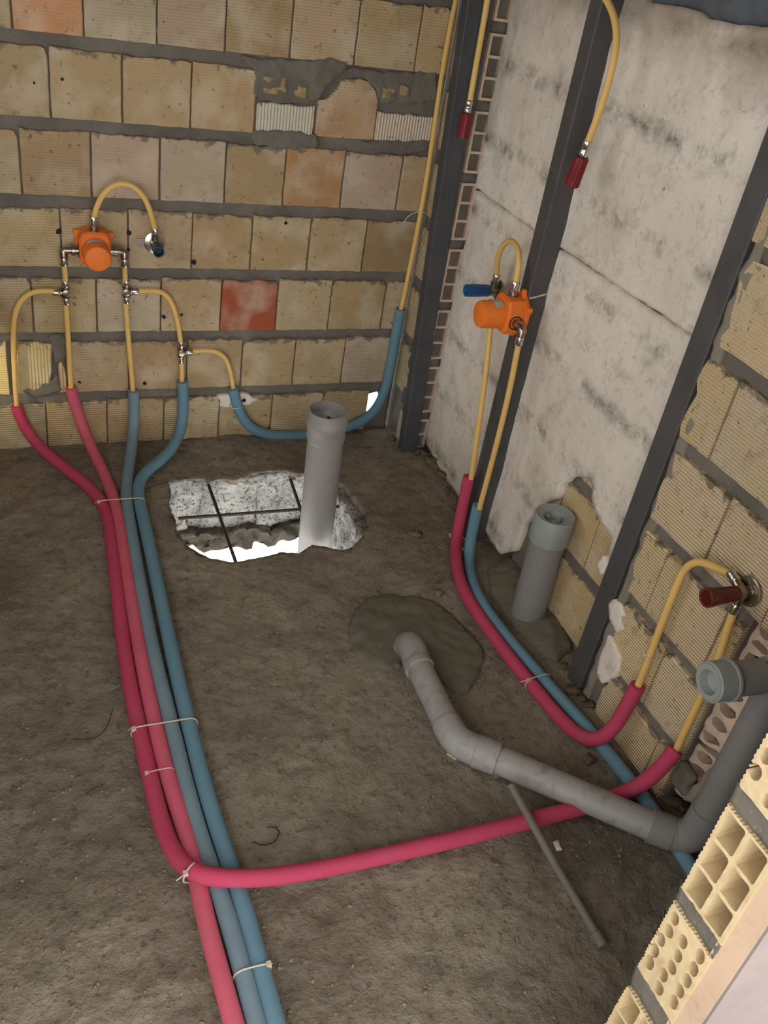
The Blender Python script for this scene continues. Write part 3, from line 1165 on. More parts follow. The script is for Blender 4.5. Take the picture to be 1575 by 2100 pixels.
def ferrule(parent, p, d, r=.0115, L=.026, mat=None):
    """bright press sleeve with two grooves, centred on p along d"""
    d = Vector(d).normalized()
    mb = MB().lathe([(-L / 2, r * .9), (-L / 2 + .002, r), (-L * .12, r), (-L * .08, r * .9), (L * .08, r * .9), (L * .12, r), (L / 2 - .002, r), (L / 2, r * .9)], p, d, 16)
    return mb.build('press_sleeve', mat or M_STEEL, parent, autos=40)


MS = 1.08                     # mixer scale
CL = at((190, 497), 'b', .0)
CL.y = -.004
CR = at((1066, 641), 'r', .004)
CR.x = -.004
EL = at((316, 497), 'b', .004)
EL.y = -.004
ER = at((1015, 596), 'r', -.02)
ER.x = .035
EV = at((1540, 1212), 'r', .0)
EV.x = -.004
SPL, SPR = .086 * MS, .083 * MS
lm = lambda x, y, z: CL + Vector((x, y, z)) * MS                    # left mixer local
rm = lambda x, y, z: CR + Vector((y, -x, z)) * MS                   # right mixer local
# --- pink run from the left tee, along the bundle, across the floor, up to the right wall valve
A_wall = K('b', .022, (114, 598), (95, 596), (77, 596), (62, 600), (50, 607), (34, 625), (26, 649), (27, 686), (29, 753), (32, 800), (35, 838))
A_sl = K('b', .026, (34, 832), (39, 852)) + K('b', .040, (52, 882)) + K('f', .028, (79, 921), (127, 958)) + K('f', .021, (178, 989), (203, 1017), (219, 1046), (226, 1080), (231, 1140), (243, 1229), (251, 1318), (263, 1400), (282, 1477), (295, 1540), (313, 1617))
A_sl += K('f', .024, (332, 1700)) + K('f', .036, (350, 1748)) + K('f', .052, (377, 1782)) + K('f', .0605, (410, 1797), (450, 1802), (517, 1803)) + K('f', .046, (583, 1797)) + K('f', .029, (650, 1785))
A_sl += K('f', .021, (750, 1763), (850, 1741), (960, 1716), (1050, 1693), (1123, 1671), (1180, 1661), (1230, 1646), (1278, 1629)) + K('f', .03, (1312, 1614)) + K('r', .085, (1345, 1588)) + K('r', .05, (1370, 1558)) + K('r', .036, (1386, 1538))
A_up = K('r', .034, (1384, 1545)) + K('r', .03, (1411, 1483), (1434, 1436), (1458, 1390), (1480, 1346)) + [EV + Vector((-.022, 0, -.075)), EV + Vector((-.02, 0, -.045))]
run('hot_water_pipe', 'pink-sleeved pipe from the left edge, turning off the bundle to cross the floor',
    [('pipe', route(A_wall), RP, M_YELLOW), ('insulation_sleeve', route(A_sl), RS, M_PINK), ('pipe', route(A_up), RP * 1.05, M_YELLOW)], group='insulated water pipes')
PA_pts = route(A_sl)

B_wall = K('b', .022, (135, 618), (136, 640), (140, 686), (143, 753), (146, 800))
B_sl = K('b', .024, (145, 795), (150, 812), (158, 840)) + K('b', .034, (171, 884)) + K('f', .028, (190, 928)) + K('f', .021, (219, 975), (235, 1023), (246, 1070), (254, 1134), (267, 1213), (279, 1293), (295, 1385), (313, 1462), (323, 1510), (340, 1583), (363, 1650), (388, 1728), (399, 1775), (407, 1815), (417, 1867), (433, 1933), (453, 2000), (475, 2083), (505, 2190))
run('hot_water_pipe', 'paler pink-sleeved pipe, second from left in the four-pipe floor bundle',
    [('pipe', route(B_wall), RP, M_YELLOW), ('insulation_sleeve', route(B_sl), RS, M_PINK2)], group='insulated water pipes')

C_wall = K('b', .022, (258, 620), (259, 640), (262, 686), (269, 753), (273, 806))
C_sl = K('b', .024, (274, 801), (275, 825), (276, 854)) + K('b', .030, (274, 890)) + K('f', .026, (268, 944)) + K('f', .021, (257, 991), (257, 1023), (264, 1055), (273, 1118), (287, 1198), (303, 1293), (323, 1378), (345, 1464), (358, 1510), (377, 1600), (400, 1683), (423, 1755), (440, 1800), (457, 1850), (477, 1917), (497, 1983), (517, 2067), (548, 2185))
run('cold_water_pipe', 'greyish blue-sleeved pipe, third from left in the four-pipe floor bundle',
    [('pipe', route(C_wall), RP, M_YELLOW), ('insulation_sleeve', route(C_sl), RS, M_BLUE2)], group='insulated water pipes')

D_wall = K('b', .022, (372, 736), (373, 760), (373, 788))
D_sl = K('b', .024, (374, 782), (376, 810), (377, 848)) + K('b', .032, (373, 888)) + K('f', .026, (356, 923)) + K('f', .021, (330, 946), (297, 965), (281, 985), (280, 1013), (289, 1045), (300, 1086), (312, 1150), (327, 1213), (340, 1277), (358, 1366), (380, 1460), (395, 1510), (413, 1600), (440, 1683), (467, 1762), (480, 1802), (493, 1840), (513, 1907), (530, 1973), (550, 2050), (584, 2170))
run('cold_water_pipe', 'blue-sleeved pipe with an S-bend at the wall, rightmost of the bundle',
    [('pipe', route(D_wall), RP, M_YELLOW), ('insulation_sleeve', route(D_sl), RS, M_BLUE)], group='insulated water pipes')

E_a = K('b', .022, (386, 721), (410, 718), (431, 717), (454, 720), (468, 736), (474, 763), (479, 800))
E_sl = K('b', .026, (478, 797), (484, 830), (496, 862), (517, 886), (551, 896), (601, 895), (660, 892), (719, 879), (753, 862), (778, 837), (792, 803), (801, 753), (808, 702), (822, 634))
E_b = K('b', .026, (821, 640), (825, 628), (837, 568), (850, 500), (864, 437), (881, 337), (894, 236), (908, 135), (921, 67), (935, 0), (950, -70))
run('cold_water_pipe', 'blue-sleeved pipe looping along the back wall foot and climbing the corner',
    [('pipe', route(E_a), RP, M_YELLOW), ('insulation_sleeve', route(E_sl), RS, M_BLUE), ('pipe', route(E_b), RP, M_YELLOW)], group='insulated water pipes')

# --- right wall mixer feeds
F_up = [rm(-.083, -.034, -.05), rm(-.083, -.034, -.075)] + K('r', .055, (1002, 729), (990, 818)) + K('r', .045, (977, 907)) + K('r', .036, (966, 982))
F_sl = K('r', .034, (962, 977), (952, 1026)) + K('r', .04, (938, 1082)) + K('r', .055, (933, 1120)) + K('f', .030, (932, 1156)) + K('f', .022, (941, 1191), (959, 1230), (982, 1263), (1007, 1297), (1038, 1340), (1071, 1382), (1103, 1418), (1132, 1455), (1157, 1484), (1187, 1512)) + K('f', .026, (1212, 1523)) + K('r', .062, (1240, 1516)) + K('r', .048, (1264, 1491)) + K('r', .038, (1285, 1448)) + K('r', .032, (1308, 1406))
F_r = K('r', .030, (1306, 1412), (1329, 1358), (1353, 1286), (1376, 1230), (1391, 1192), (1400, 1172), (1409, 1159), (1429, 1147), (1449, 1153), (1466, 1166)) + [EV + Vector((-.02, .0485, .0162)), EV + Vector((-.02, .035, .0117))]
run('hot_water_pipe', 'pink-sleeved pipe from the right mixer, hooking back up the ribbed block wall',
    [('pipe', route(F_up), RP, M_YELLOW), ('insulation_sleeve', route(F_sl), RS, M_PINK), ('pipe', route(F_r), RP * 1.05, M_YELLOW)], group='insulated water pipes')
G_up = [rm(.083, -.034, -.05), rm(.083, -.034, -.075)] + K('r', .034, (1053, 768), (1038, 831), (1023, 895), (1002, 973), (983, 1043))
G_sl = K('r', .028, (980, 1036), (969, 1082)) + K('r', .032, (962, 1122)) + K('r', .040, (959, 1158)) + K('f', .030, (965, 1188)) + K('f', .022, (979, 1221), (1000, 1258), (1024, 1287), (1054, 1325), (1086, 1361), (1120, 1400), (1154, 1439), (1189, 1477), (1221, 1510), (1253, 1553), (1283, 1590), (1323, 1640), (1353, 1678), (1392, 1742), (1418, 1780), (1452, 1832))
run('cold_water_pipe', 'blue-sleeved pipe from the right mixer, passing under the grey drain',
    [('pipe', route(G_up), RP, M_YELLOW), ('insulation_sleeve', route(G_sl), RS * .95, M_BLUE)], group='insulated water pipes')

# --- loops and short links of bare yellow pipe
h1 = run('pipe_loop', 'yellow pipe loop arching from the left mixer to its shower elbow',
         [('pipe', spline([lm(0, -.036, .075)] + [at(q, 'b', o) for q, o in (((193, 430), .045), ((207, 397), .05), ((229, 378), .048), ((250, 371), .046), ((275, 378), .044), ((296, 398), .042), ((308, 426), .038), ((311, 450), .030))] + [EL + Vector((0, -.02, .055)), EL + Vector((0, -.02, .04))]), RP, M_YELLOW)])
run('pipe_loop', 'yellow pipe bending from the right-hand tee down to the lower tee',
    [('pipe', route(K('b', .022, (276, 597), (300, 595), (323, 595), (336, 599), (347, 608), (360, 632), (367, 669), (372, 712))), RP, M_YELLOW)])
run('supply_pipe', 'short yellow pipe between left tee and left side of the mixer',
    [('pipe', spline([at((134, 584), 'b', .022), at((135, 560), 'b', .026), lm(-.086, -.034, -.072), lm(-.086, -.034, -.05)]), RP, M_YELLOW)])
run('supply_pipe', 'short yellow pipe between right-hand tee and right side of the mixer',
    [('pipe', spline([at((257, 580), 'b', .022), at((256, 560), 'b', .026), lm(.086, -.034, -.072), lm(.086, -.034, -.05)]), RP, M_YELLOW)])
h2 = run('pipe_loop', 'tight yellow pipe loop above the right wall mixer',
         [('pipe', spline([ER + Vector((-.02, 0, .04)), ER + Vector((-.02, 0, .055))] + [at(q, 'r', o) for q, o in (((1016, 531), .0), ((1028, 501), .012), ((1045, 484), .022), ((1061, 494), .032), ((1070, 526), .038))] + [rm(0, -.036, .10), rm(0, -.036, .075)]), RP, M_YELLOW)])
i1 = run('capped_pipe', 'yellow pipe hanging in front of the corner post with a dark red plug',
         [('pipe', spline([at(q, 'b', .285) for q in ((1008, -60), (999, 10), (986, 80), (973, 150), (964, 205))]), RP, M_YELLOW)])
j1 = run('capped_pipe', 'yellow pipe curving down past the middle post to a dark red plug',
         [('pipe', spline([at(q, 'r', o) for q, o in (((1215, -40), .04), ((1236, -14), .04), ((1252, 8), .04), ((1264, 40), .04), ((1268, 75), .04), ((1262, 120), .04), ((1248, 175), .04), ((1230, 230), .04), ((1207, 288), .04))]), RP, M_YELLOW)])


def plug(parent, p, d, L, r, mat, flare=1.15, name='plug'):
    d = Vector(d).normalized()
    prof = [(0, r * .92), (.003, r), (L * .5, r * 1.02), (L * .85, r * flare), (L, r * flare), (L - .001, r * flare * .78), (L - .02, r * .7)]
    mb = MB().lathe(prof, p, d, 20)
    # gripping ribs
    a = d.orthogonal().normalized()
    b = d.cross(a)
    for k in range(6):
        w = k * math.pi / 3
        c = Vector(p) + (a * math.cos(w) + b * math.sin(w)) * (r * .98)
        mb.tube([c + d * .004, c + d * L * .8 + (a * math.cos(w) + b * math.sin(w)) * r * (flare - 1) * .6], r * .13, 6)
    return mb.build(name, mat, parent, autos=40)


p1, p2 = at((963, 206), 'b', .285), at((958, 232), 'b', .285)
ferrule(i1, (p1 + p2) / 2, p2 - p1, .0115, (p2 - p1).length)
plug(i1, p2, (p2 - p1), .072, .017, M_RED, 1.12)
p1, p2 = at((1207, 288), 'r', .04), at((1194, 322), 'r', .04)
ferrule(j1, (p1 + p2) / 2, p2 - p1, .0115, (p2 - p1).length)
plug(j1, p2, (p2 - p1), .075, .018, M_RED, 1.12)

# --- tees
def tee(px, kind, off, dirs, label):
    c = at(px, kind, off)
    e = empty('tee_fitting', c)
    tag(e, label, 'fitting', 'brass pipe tees')
    mb = MB()
    for d in dirs:
        d = Vector(d).normalized()
        mb.lathe([(0, .0105), (.012, .0105), (.013, .0135), (.017, .0135), (.018, .010)], (0, 0, 0), d, 14)
    mb.lathe([(-.013, .008), (-.012, .012), (.012, .012), (.013, .008)], (0, 0, 0), (0, 1, 0), 14)
    mb.build('tee_body', M_BRASS, e, autos=40)
    for d in dirs:
        ferrule(e, Vector(d).normalized() * .029, d, .0118, .022)
    return e


tee((135, 600), 'b', .022, [(0, 0, 1), (.02, 0, -1), (-1, 0, 0)], 'nickel tee on the left riser below the left mixer')
tee((259, 598), 'b', .022, [(0, 0, 1), (.02, 0, -1), (1, 0, .05)], 'nickel tee on the right riser below the left mixer')
tee((372, 722), 'b', .022, [(-.05, 0, 1), (.0, 0, -1), (1, 0, .02)], 'nickel tee above the S-bent blue pipe')

# --- concealed mixers in orange plastic housings
def mixer(loc, rotz, label, spread):
    e = empty('mixer_valve', loc, rotz)
    e.scale = (MS, MS, MS)
    tag(e, label, 'mixer', 'orange concealed mixers')
    mb = MB()
    out = []
    for k in range(48):       # flange with tabs all round
        w = 2 * math.pi * k / 48
        r = .052 + (.014 if (k % 8) in (3, 4) else 0) + (.003 if (k % 8) in (2, 5) else 0)
        out.append((r * math.cos(w), r * math.sin(w) * 1.05))
    mb.prism(out, .0, -.012, .002)
    body = [(-.044, -.030), (-.030, -.050), (.030, -.050), (.044, -.030), (.044, .026), (.034, .046), (.018, .05), (-.018, .05), (-.034, .046), (-.044, .026)]
    mb.prism(body, -.010, -.062, .006)
    mb.build('housing', M_ORANGE, e, autos=35)
    cz = -.004
    mb = MB().lathe([(.055, .040), (.075, .0385), (.118, .0375), (.126, .035), (.128, .031), (.128, .0005)], (0, 0, cz), (0, -1, 0), 32, False, True)
    cap = mb.build('test_cap', M_ORANGE, e, autos=40)
    # sticker bent over the top of the cap
    V, F = [], []
    for i in range(9):
        w = math.radians(50 + 80 * i / 8)
        for y in (-.068, -.094):
            V.append((.0392 * math.cos(w), y, cz + .0392 * math.sin(w)))
    for i in range(8):
        F.append((2 * i, 2 * i + 1, 2 * i + 3, 2 * i + 2))
    mesh_obj('sticker', V, F, M_WHITEPL, cap, True)
    for s in (-1, 1):
        MB().lathe([(.030, .020), (.0445, .020), (.0446, .0165), (.038, .0165)], (0, -.034, -.012), (s, 0, 0), 18, False, True).build('port_ring', M_BLACK, e, autos=40)
        mb = MB().lathe([(.040, .0125), (.054, .0125), (.055, .015), (.064, .015), (.065, .011)], (0, -.034, -.012), (s, 0, 0), 16)
        mb.lathe([(.0, .010), (.006, .012), (.022, .012), (.023, .009)], (s * spread, -.034, -.012), (0, 0, -1), 14)
        mb.tube([(s * .064, -.034, -.012), (s * (spread - .006), -.034, -.012), (s * spread, -.034, -.016), (s * spread, -.034, -.022)], .0105, 12)
        mb.build('side_elbow', M_BRASS, e, autos=40)
        ferrule(e, (s * spread, -.034, -.045), (0, 0, -1), .0118, .026)
    mb = MB().lathe([(.036, .017), (.052, .017), (.053, .013), (.062, .013), (.063, .010)], (0, -.036, 0), (0, 0, 1), 16)
    mb.build('top_outlet', M_BRASS, e, autos=40)
    ferrule(e, (0, -.036, .076), (0, 0, 1), .0118, .028)
    return e


mixer(CL, 0.0, 'orange mixer housing on the cream block back wall', .086)
mixer(CR, RZ, 'orange mixer housing on the dark post of the white plaster wall', .083)

# --- wall elbows with plugs
def elbow_plate(loc, rotz, label, plug_mat, plug_len, flare, up, side=None, cup=False):
    e = empty('wall_elbow', loc, rotz)
    tag(e, label, 'fitting', 'plugged wall elbows')
    mb = MB().lathe([(0, .034), (.004, .034), (.006, .030)], (0, 0, 0), (0, -1, 0), 24)
    mb.box((-.055, -.004, -.012), (-.02, 0, .012))
    mb.build('wall_plate', M_STEEL if cup else M_BRASS, e, autos=40)
    mb = MB().lathe([(0, .0135), (.02, .0135), (.021, .0165), (.036, .0165), (.037, .013)], (0, 0, 0), (0, -1, 0), 18)
    u = Vector(up).normalized()
    mb.lathe([(0, .0115), (.026, .0115), (.027, .009)], (0, -.02, 0), u, 16)
    mb.build('elbow_body', M_BRASS, e, autos=40)
    ferrule(e, Vector((0, -.02, 0)) + u * .04, u, .0118, .026)
    if side:
        sdir = Vector(side).normalized()
        MB().lathe([(0, .0115), (.03, .0115), (.031, .009)], (0, -.02, 0), sdir, 16).build('lower_outlet', M_BRASS, e, autos=40)
        ferrule(e, Vector((0, -.02, 0)) + sdir * .044, sdir, .0118, .026)
    plug(e, (0, -.034, 0), (0, -1, 0), plug_len, .0165, plug_mat, flare)
    return e


elbow_plate(EL, 0, 'nickel wall elbow with dark teal plug beside the left mixer', M_TEAL, .06, 1.06, (0, 0, 1), None, True)
elbow_plate(ER, RZ, 'nickel wall elbow with blue plug above the right wall mixer', M_NAVY, .085, 1.18, (0, 0, 1))
elbow_plate(EV, RZ, 'nickel wall elbow with brown-red plug among the ribbed blocks at right', M_REDBR, .085, 1.3, (-.9, 0, .30), (0, 0, -1))

# --- floor drain with riser and capped branch
RD = .0365
e = empty('drain_pipe')
tag(e, 'grey plastic drain pipe lying across the floor with riser and capped branch', 'pipe')
zD = .044
d0, d1, d2, d3 = at((838, 1322), 'f', .03), at((858, 1366), 'f', zD), at((925, 1503), 'f', zD), at((990, 1553), 'f', zD)
d4 = at((1362, 1694), 'f', zD)
riser = Vector((-.022, -2.072, 0))
dirA = (d2 - d1).normalized()
MB().tube(spline([d0 - Vector((0, 0, .06)) - dirA * .015, d0 - dirA * .01, d0 + dirA * .02 + Vector((0, 0, .012)), d1], 6, 1), RD * 1.10, 24).build('elbow', M_PVC, e, autos=40)
MB().lathe([(-.012, RD * 1.10), (.0, RD * 1.16), (.014, RD * 1.16), (.016, RD)], d1, dirA, 26, False, False).build('socket_rim', M_PVC, e, autos=40)
MB().tube([d1 - dirA * .02, d2], RD, 26).build('pipe_length', M_PVC, e, autos=40)
dirB = (d4 - d3).normalized()
corner = d2 + dirA * .035
k1 = d2 + dirA * .0
k2 = corner + dirB * .05
MB().tube(spline([k1 - dirA * .03, k1, corner * .75 + (k1 + k2) * .125, k2, k2 + dirB * .03], 8, 1), RD * 1.10, 26).build('elbow', M_PVC, e, autos=40)
MB().lathe([(-.03, RD * 1.10), (-.028, RD * 1.17), (.03, RD * 1.17), (.032, RD)], k2 + dirB * .03, dirB, 28, False, False).build('socket_rim', M_PVC, e, autos=40)
end = Vector((riser.x, riser.y, zD)) - dirB * .10
MB().tube([k2 + dirB * .04, end], RD, 28).build('pipe_length', M_PVC, e, autos=40)
dirC = (Vector((riser.x, riser.y, zD)) - end).normalized()
MB().lathe([(-.004, RD), (-.002, RD * 1.15), (.05, RD * 1.15), (.052, RD * 1.1)], end, dirC, 28, False, False).build('coupling', M_PVCD, e, autos=40)
rb = Vector((riser.x, riser.y, zD))
MB().tube(spline([end + dirC * .045, rb - dirC * .02, rb + Vector((0, 0, .03)), rb + Vector((0, 0, .085)), rb + Vector((0, 0, .12))], 8, 1), RD * 1.10, 28).build('elbow', M_PVCD, e, autos=40)
MB().tube([rb + Vector((0, 0, .10)), Vector((riser.x, riser.y, .56))], RD, 28).build('riser', M_PVCD, e, autos=40)
zt2 = .600
bc = Vector((-.205, -2.058, zt2))     # cap face
bx = Vector((riser.x + .0, riser.y, zt2))
dirE = (bx - bc).normalized()
MB().tube(spline([Vector((riser.x, riser.y, .52)), Vector((riser.x, riser.y, .57)), bx - Vector((.015, 0, .008)), bx - dirE * .045], 8, 0), RD * 1.08, 26).build('elbow', M_PVCD, e, autos=40)
MB().tube([bc + dirE * .03, bx - dirE * .06], RD, 26).build('branch_pipe', M_PVCD, e, autos=40)
MB().lathe([(0, RD * 1.04), (.002, RD * 1.15), (.040, RD * 1.15), (.041, RD * 1.22), (.047, RD * 1.22), (.048, RD)], bc, dirE, 32, False, False).build('branch_socket', M_CAP, e, autos=40)
MB().lathe([(.001, RD * 1.06), (-.002, RD * 1.02), (-.002, RD * .72), (.016, RD * .62), (.018, RD * .45), (.012, RD * .40), (.012, .0005)], bc, dirE, 32, False, False).build('end_cap', M_CAP, e, autos=40)

# --- standpipe in the slab hole
RT = .057
e = empty('soil_pipe')
tag(e, 'tall grey plastic soil pipe standing open-topped in the floor hole', 'pipe')
top = at((673, 848), 'b', .66)
bot = at((648, 1095), 'b', .66)
ax = (top - bot).normalized()
top = bot + ax * (top - bot).length
MB().tube([bot - ax * .55, top - ax * .085], RT, 32).build('pipe_length', M_PVCS, e, autos=40)
MB().lathe([(-.095, RT), (-.092, RT * 1.03), (-.080, RT * 1.07), (-.045, RT * 1.07), (-.040, RT * 1.13), (-.022, RT * 1.13), (-.017, RT * 1.07), (.012, RT * 1.07), (.013, RT * 1.0), (-.05, RT * .98)], top, ax, 36, False, False).build('socket', M_PVCS, e, autos=40)
mb = MB()
n = 9
V, F = [Vector(top - ax * .022)], []
a_ = ax.orthogonal().normalized()
b_ = ax.cross(a_)
for i in range(1, n):
    for k in range(24):
        w = 2 * math.pi * k / 24
        rr = RT * .99 * i / (n - 1)
        p = top + (a_ * math.cos(w) + b_ * math.sin(w)) * rr - ax * (.024 + .008 * noise.noise(Vector((math.cos(w) * rr * 60, math.sin(w) * rr * 60, 2))))
        V.append(p)
for k in range(24):
    F.append((0, 1 + k, 1 + (k + 1) % 24))
for i in range(1, n - 1):
    for k in range(24):
        F.append((1 + (i - 1) * 24 + k, 1 + i * 24 + k, 1 + i * 24 + (k + 1) % 24, 1 + (i - 1) * 24 + (k + 1) % 24))
st = mesh_obj('stuffing', V, F, M_PVCIN, e, True)
MB().lathe([(-.03, .004), (-.015, .0045)], top + a_ * .006, ax, 10).build('plug_hole_shade', M_BLACK, st)  # solid black stub, paints the shade inside a small hole

# --- capped pipe beside the plaster wall
e = empty('capped_waste_pipe')
tag(e, 'short upright grey waste pipe with pale cap beside the wall', 'pipe')
cb = Vector((.006, -1.205, -.02))
ct = Vector((.000, -1.200, .392))
ax = (ct - cb).normalized()
R3 = .053
MB().tube([cb, ct - ax * .06], R3, 32).build('pipe_length', M_PVCD, e, autos=40)
MB().lathe([(-.090, R3), (-.089, R3 * 1.12), (-.083, R3 * 1.14), (-.004, R3 * 1.12), (0, R3 * 1.08), (-.004, R3 * .95), (-.010, R3 * .62), (-.030, R3 * .5), (-.028, .0005)], ct, ax, 36, False, False).build('end_cap', M_CAP, e, autos=40)
for s in range(3):
    w = s * 2.1
    MB().box((ct.x + .02 * math.cos(w) - .004, ct.y + .02 * math.sin(w) - .006, ct.z - .029), (ct.x + .02 * math.cos(w) + .004, ct.y + .02 * math.sin(w) + .006, ct.z - .014)).build('cap_rib', M_CAP, e)

# --- loose conduit on the floor
e = empty('loose_conduit')
tag(e, 'thin grey plastic conduit lying loose on the floor', 'conduit')
c0, c1 = at((1048, 1610), 'f', .075), at((1238, 1940), 'f', .012)
MB().tube([c0, c0.lerp(c1, .5) - Vector((0, 0, .006)), c1], .0098, 16).build('conduit_tube', M_CONDUIT, e, autos=40)
dd = (c1 - c0).normalized()
MB().lathe([(-.032, .0098), (-.030, .0118), (.0, .0126), (.001, .0098), (-.015, .009)], c1, dd, 16).build('socket_end', M_CONDUIT, e, autos=40)

# ================================================================== CABLE TIES
def hull(P):
    P = sorted(set((round(a, 6), round(b, 6)) for a, b in P))

    def half(Q):
        h = []
        for p in Q:
            while len(h) > 1 and (h[-1][0] - h[-2][0]) * (p[1] - h[-2][1]) - (h[-1][1] - h[-2][1]) * (p[0] - h[-2][0]) <= 0:
                h.pop()
            h.append(p)
        return h[:-1]
    return half(P) + half(P[::-1])


def cable_tie(items, r, along, label, tail=.012, tr=.0019, side=1):
    """items: centre points it wraps; r: their radius; along: direction of the pipes there"""
    d = Vector(along).normalized()
    s = d.cross(Vector((0, 0, 1)))
    if s.length < .2:
        s = d.cross(Vector((0, 1, 0)))
    s.normalize()
    u = s.cross(d)
    c = sum((Vector(p) for p in items), Vector()) / len(items)
    P = []
    for p in items:
        q = Vector(p) - c
        for k in range(16):
            w = 2 * math.pi * k / 16
            P.append((q.dot(s) + (r + tr) * math.cos(w), q.dot(u) + (r + tr) * math.sin(w)))
    H = hull(P)
    pts = [s * a + u * b for a, b in H]
    e = empty('cable_tie', c)
    tag(e, label, 'cable tie', 'nylon cable ties')
    MB().tube(pts, tr, 6, closed=True).build('strap', M_TIE, e)
    hs = s * side
    k = max(range(len(pts)), key=lambda i: pts[i].dot(hs) + pts[i].dot(u))
    p = pts[k]
    MB().box(p - Vector((.005, .005, .004)), p + Vector((.005, .005, .005))).build('lock_head', M_TIE, e)
    if tail:
        MB().tube([p, p + hs * tail * .5 + u * .004, p + hs * tail - d * tail * .4 - u * .006], tr * .8, 6).build('tail', M_TIE, e)
    return e


cable_tie([at(q, 'f', .021) for q in ((213, 1034), (239, 1036), (258, 1034), (285, 1034))], RS, at((262, 1100), 'f') - at((240, 1000), 'f'), 'nylon tie around all four pipes where they come together')
cable_tie([at(q, 'f', .021) for q in ((286, 1496), (319, 1493), (354, 1494), (389, 1492))], RS, at((350, 1560), 'f') - at((325, 1450), 'f'), 'nylon tie around the middle of the four-pipe bundle')
cable_tie([at((390, 1790), 'f', .056), at((402, 1790), 'f', .024)], RS, at((440, 1802), 'f') - at((350, 1748), 'f'), 'nylon tie where the pink pipe turns off the bundle', .02)
cable_tie([at(q, 'f', .021) for q in ((500, 1996), (535, 1994))], RS, at((517, 2067), 'f') - at((497, 1983), 'f'), 'nylon tie around the two blue pipes at the bottom', .008, .0019, -1)
cable_tie([at((314, 1590), 'f', .021), at((342, 1590), 'f', .021)], RS, at((350, 1650), 'f') - at((320, 1540), 'f'), 'small nylon tie on the two pink pipes of the bundle', 0, .0014)
cable_tie([at((934, 1112), 'r', .05), at((963, 1114), 'r', .035)], RS, (0, 0, 1), 'nylon tie on the pink and blue pipes below the right mixer', 0)
cable_tie([at((1092, 1404), 'f', .022), at((1112, 1391), 'f', .022)], RS, at((1132, 1455), 'f') - at((1071, 1382), 'f'), 'nylon tie on the pink and blue pipes along the wall foot', .02)
cable_tie([at((866, 433), 'b', .026)], RP, (.03, 0, 1), 'nylon tie on the yellow pipe in the corner with a curled tail', 0)
MB().tube(spline([at((862, 434), 'b', .02), at((848, 435), 'b', .02), at((834, 442), 'b', .015), at((828, 456), 'b', .012)]), .0018, 6).build('tie_tail', M_TIE, bpy.data.objects['cable_tie.007'])
bpy.data.objects['tie_tail'].location = -bpy.data.objects['cable_tie.007'].location
cable_tie([at((365, 650), 'b', .022)], RP, (.05, 0, 1), 'nylon tie on the bent yellow pipe above the lower tee', .03)
cable_tie([at((483, 832), 'b', .026)], RS, (.15, 0, -1), 'nylon tie on the blue pipe at the start of its wall loop', .015)
cable_tie([at((1333, 1346), 'r', .03)], RP, (0, -.1, 1), 'nylon tie on the yellow pipe above the right pink hook', .03)
t0 = empty('cable_tie', at((1098, 607), 'r', .0))
tag(t0, 'pale nylon tie strapping the right mixer to the dark post', 'cable tie', 'nylon cable ties')
lo = t0.location
tp = [at((1086, 612), 'r', .012) - lo, at((1100, 609), 'r', .006) - lo, at((1117, 604), 'r', .002) - lo, at((1122, 602), 'r', -.03) - lo]
MB().tube(spline(tp, 4, 0), .0024, 6).build('strap', M_TIE, t0)

# ================================================================== FLOOR LITTER
def wire(px, label, r=.0013, mat=M_WIRE, h=.008, name='tie_wire', cat='wire'):
    pts = []
    for q in px:
        p = at(q, 'f', h)
        pts.append(Vector((p.x, p.y, floor_z(p.x, p.y) + h)))
    o = MB().tube(spline(pts, 5, 1), r, 6).build(name, mat)
    tag(o, label, cat)


wire([(516, 1728), (522, 1722), (528, 1731), (545, 1733), (560, 1730), (572, 1716), (574, 1700), (565, 1692), (548, 1694)], 'rusty wire hook on the floor right of the pipe bundle', .0013)
wire([(150, 1513), (185, 1517), (207, 1508), (222, 1490), (231, 1455)], 'thin dark bent wire on the floor left of the bundle', .0011)
wire([(176, 1628), (190, 1615), (215, 1604)], 'thin short dark wire lower left of the bundle', .0009)
wire([(297, 1005), (320, 992), (345, 985)], 'thin dark wire between S-bent blue pipe and hole', .0012)
wire([(900, 1179), (885, 1198), (865, 1214)], 'dry straw stalk above the mortar patch near the right pipes', .0024, M_STRAW, .012, 'straw_stalk', 'straw')
wire([(778, 1172), (774, 1195), (770, 1216)], 'dry straw stalk standing left at the mortar patch top', .002, M_STRAW, .012, 'straw_stalk', 'straw')


def chunk(px, s, label, mat, name='rubble_chunk', cat='rubble', group='loose rubble on the floor', sq=(1, 1, .7), seed=0):
    p = at(px, 'f', .0)
    z = floor_z(p.x, p.y)
    v, f = rock_box((-s * sq[0], -s * sq[1], -s * .25), (s * sq[0], s * sq[1], s * sq[2]), (3, 3, 3), s * .6, seed + px[0] * .37)
    o = MB().add(v, f).build(name, mat, None, True, (p.x, p.y, z), random.uniform(0, 3))
    tag(o, label, cat, group)
    return o


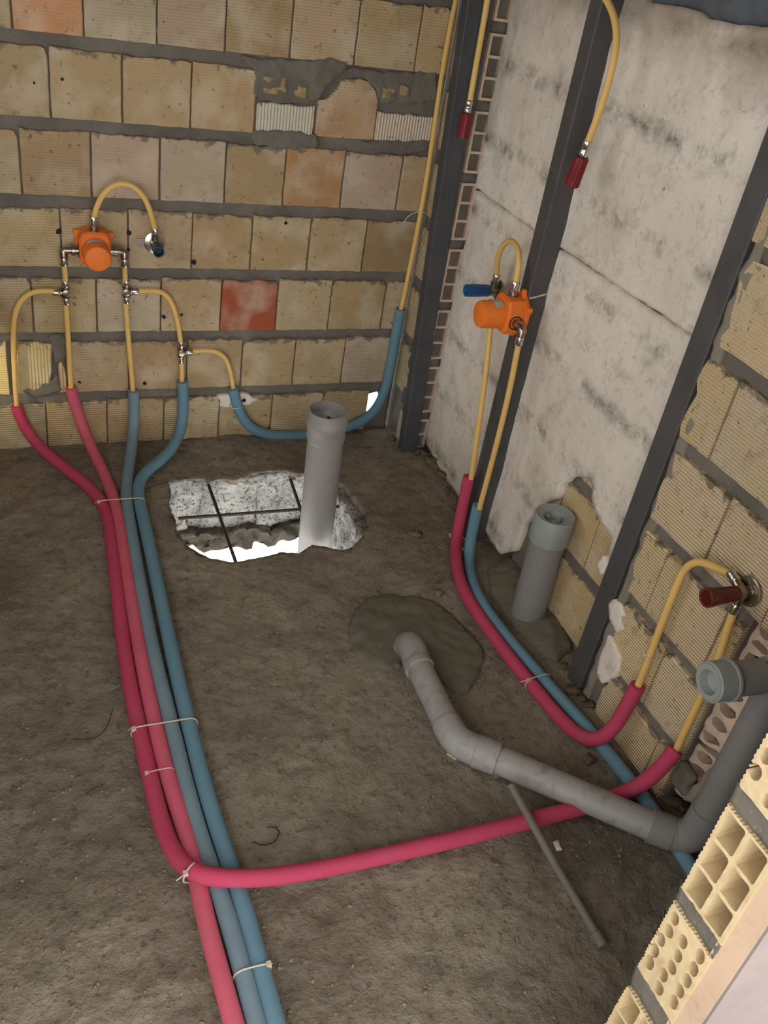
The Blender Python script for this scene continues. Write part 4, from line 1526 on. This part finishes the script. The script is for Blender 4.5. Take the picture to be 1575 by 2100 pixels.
chunk((928, 1548), .008, 'small yellow block chip beside the drain elbow', M_HOLLOW, 'block_chip', 'chip', None, (1.8, .6, .5))
chunk((1205, 1380), .016, 'pale plaster crumb at the foot of the last post', M_PLASTER, 'plaster_crumb', 'crumb', None)
chunk((1150, 1372), .012, 'grey cement crumb at the edge of the mortar mound', M_RUBBLE, 'cement_crumb', 'crumb', None)
chunk((1205, 1560), .013, 'brown cement lump between the pink hook and the drain', M_RUBBLE, 'cement_crumb', 'crumb', None)
chunk((902, 1217), .012, 'pinkish crumb right above the mortar patch', M_STONE, 'cement_crumb', 'crumb', None)
chunk((1143, 1734), .011, 'white stone chip below the drain near the loose conduit', M_PLASTER, 'stone_chip', 'chip', None, (1.4, .6, .5))
chunk((1018, 1585), .011, 'small grey stone under the drain pipe', M_STONE, 'stone_chip', 'chip', None)
chunk((852, 1095), .022, 'dark clod right of the floor hole', M_MORTAR_DK, 'cement_clod', 'clod', None, (1, .8, .35))
spots = [(1222, 1420), (1250, 1445), (1238, 1470), (1205, 1450), (1215, 1405), (1175, 1420), (1268, 1430), (1190, 1440), (870, 945), (900, 985), (880, 960), (850, 950), (915, 1010), (940, 1040),
         (830, 925), (800, 905), (1425, 1690), (1400, 1660), (1380, 1650), (1440, 1660), (1340, 1625), (1360, 1640)]
for i, q in enumerate(spots):
    chunk(q, random.uniform(.008, .02), 'brown cement crumb in the sweepings at the foot of the right wall', M_RUBBLE, 'cement_crumb', 'crumb', 'sweepings along the right wall foot', seed=i)

# gravel and grit strewn over the whole floor (nobody could count it)
random.seed(11)
gm = MB()
for i in range(6500):
    x, y = random.uniform(-1.75, -.005), random.uniform(-2.44, -.02)
    if pip(np.array([x]), np.array([y]), HOLE)[0]:
        continue
    s = random.choice((.0016, .002, .0024, .003, .0036, .005)) * (1.0 if y > -1.4 else 1.15)
    z = floor_z(x, y)
    w = random.uniform(0, 3)
    V = []
    for dx, dy, dz in ((1, 0, 0), (0, 1, .1), (-1, .1, 0), (0, -1, 0), (.1, 0, .8), (0, 0, -.6)):
        k = s * random.uniform(.6, 1.3)
        V.append((x + k * (dx * math.cos(w) - dy * math.sin(w)), y + k * (dx * math.sin(w) + dy * math.cos(w)), z + k * dz))
    gm.add(V, [(0, 1, 4), (1, 2, 4), (2, 3, 4), (3, 0, 4), (1, 0, 5), (2, 1, 5), (3, 2, 5), (0, 3, 5)])
g = gm.build('floor_grit', M_STONE)
g['kind'] = 'stuff'
g['label'] = 'fine pale grit and gravel strewn over the floor'
g['category'] = 'gravel'
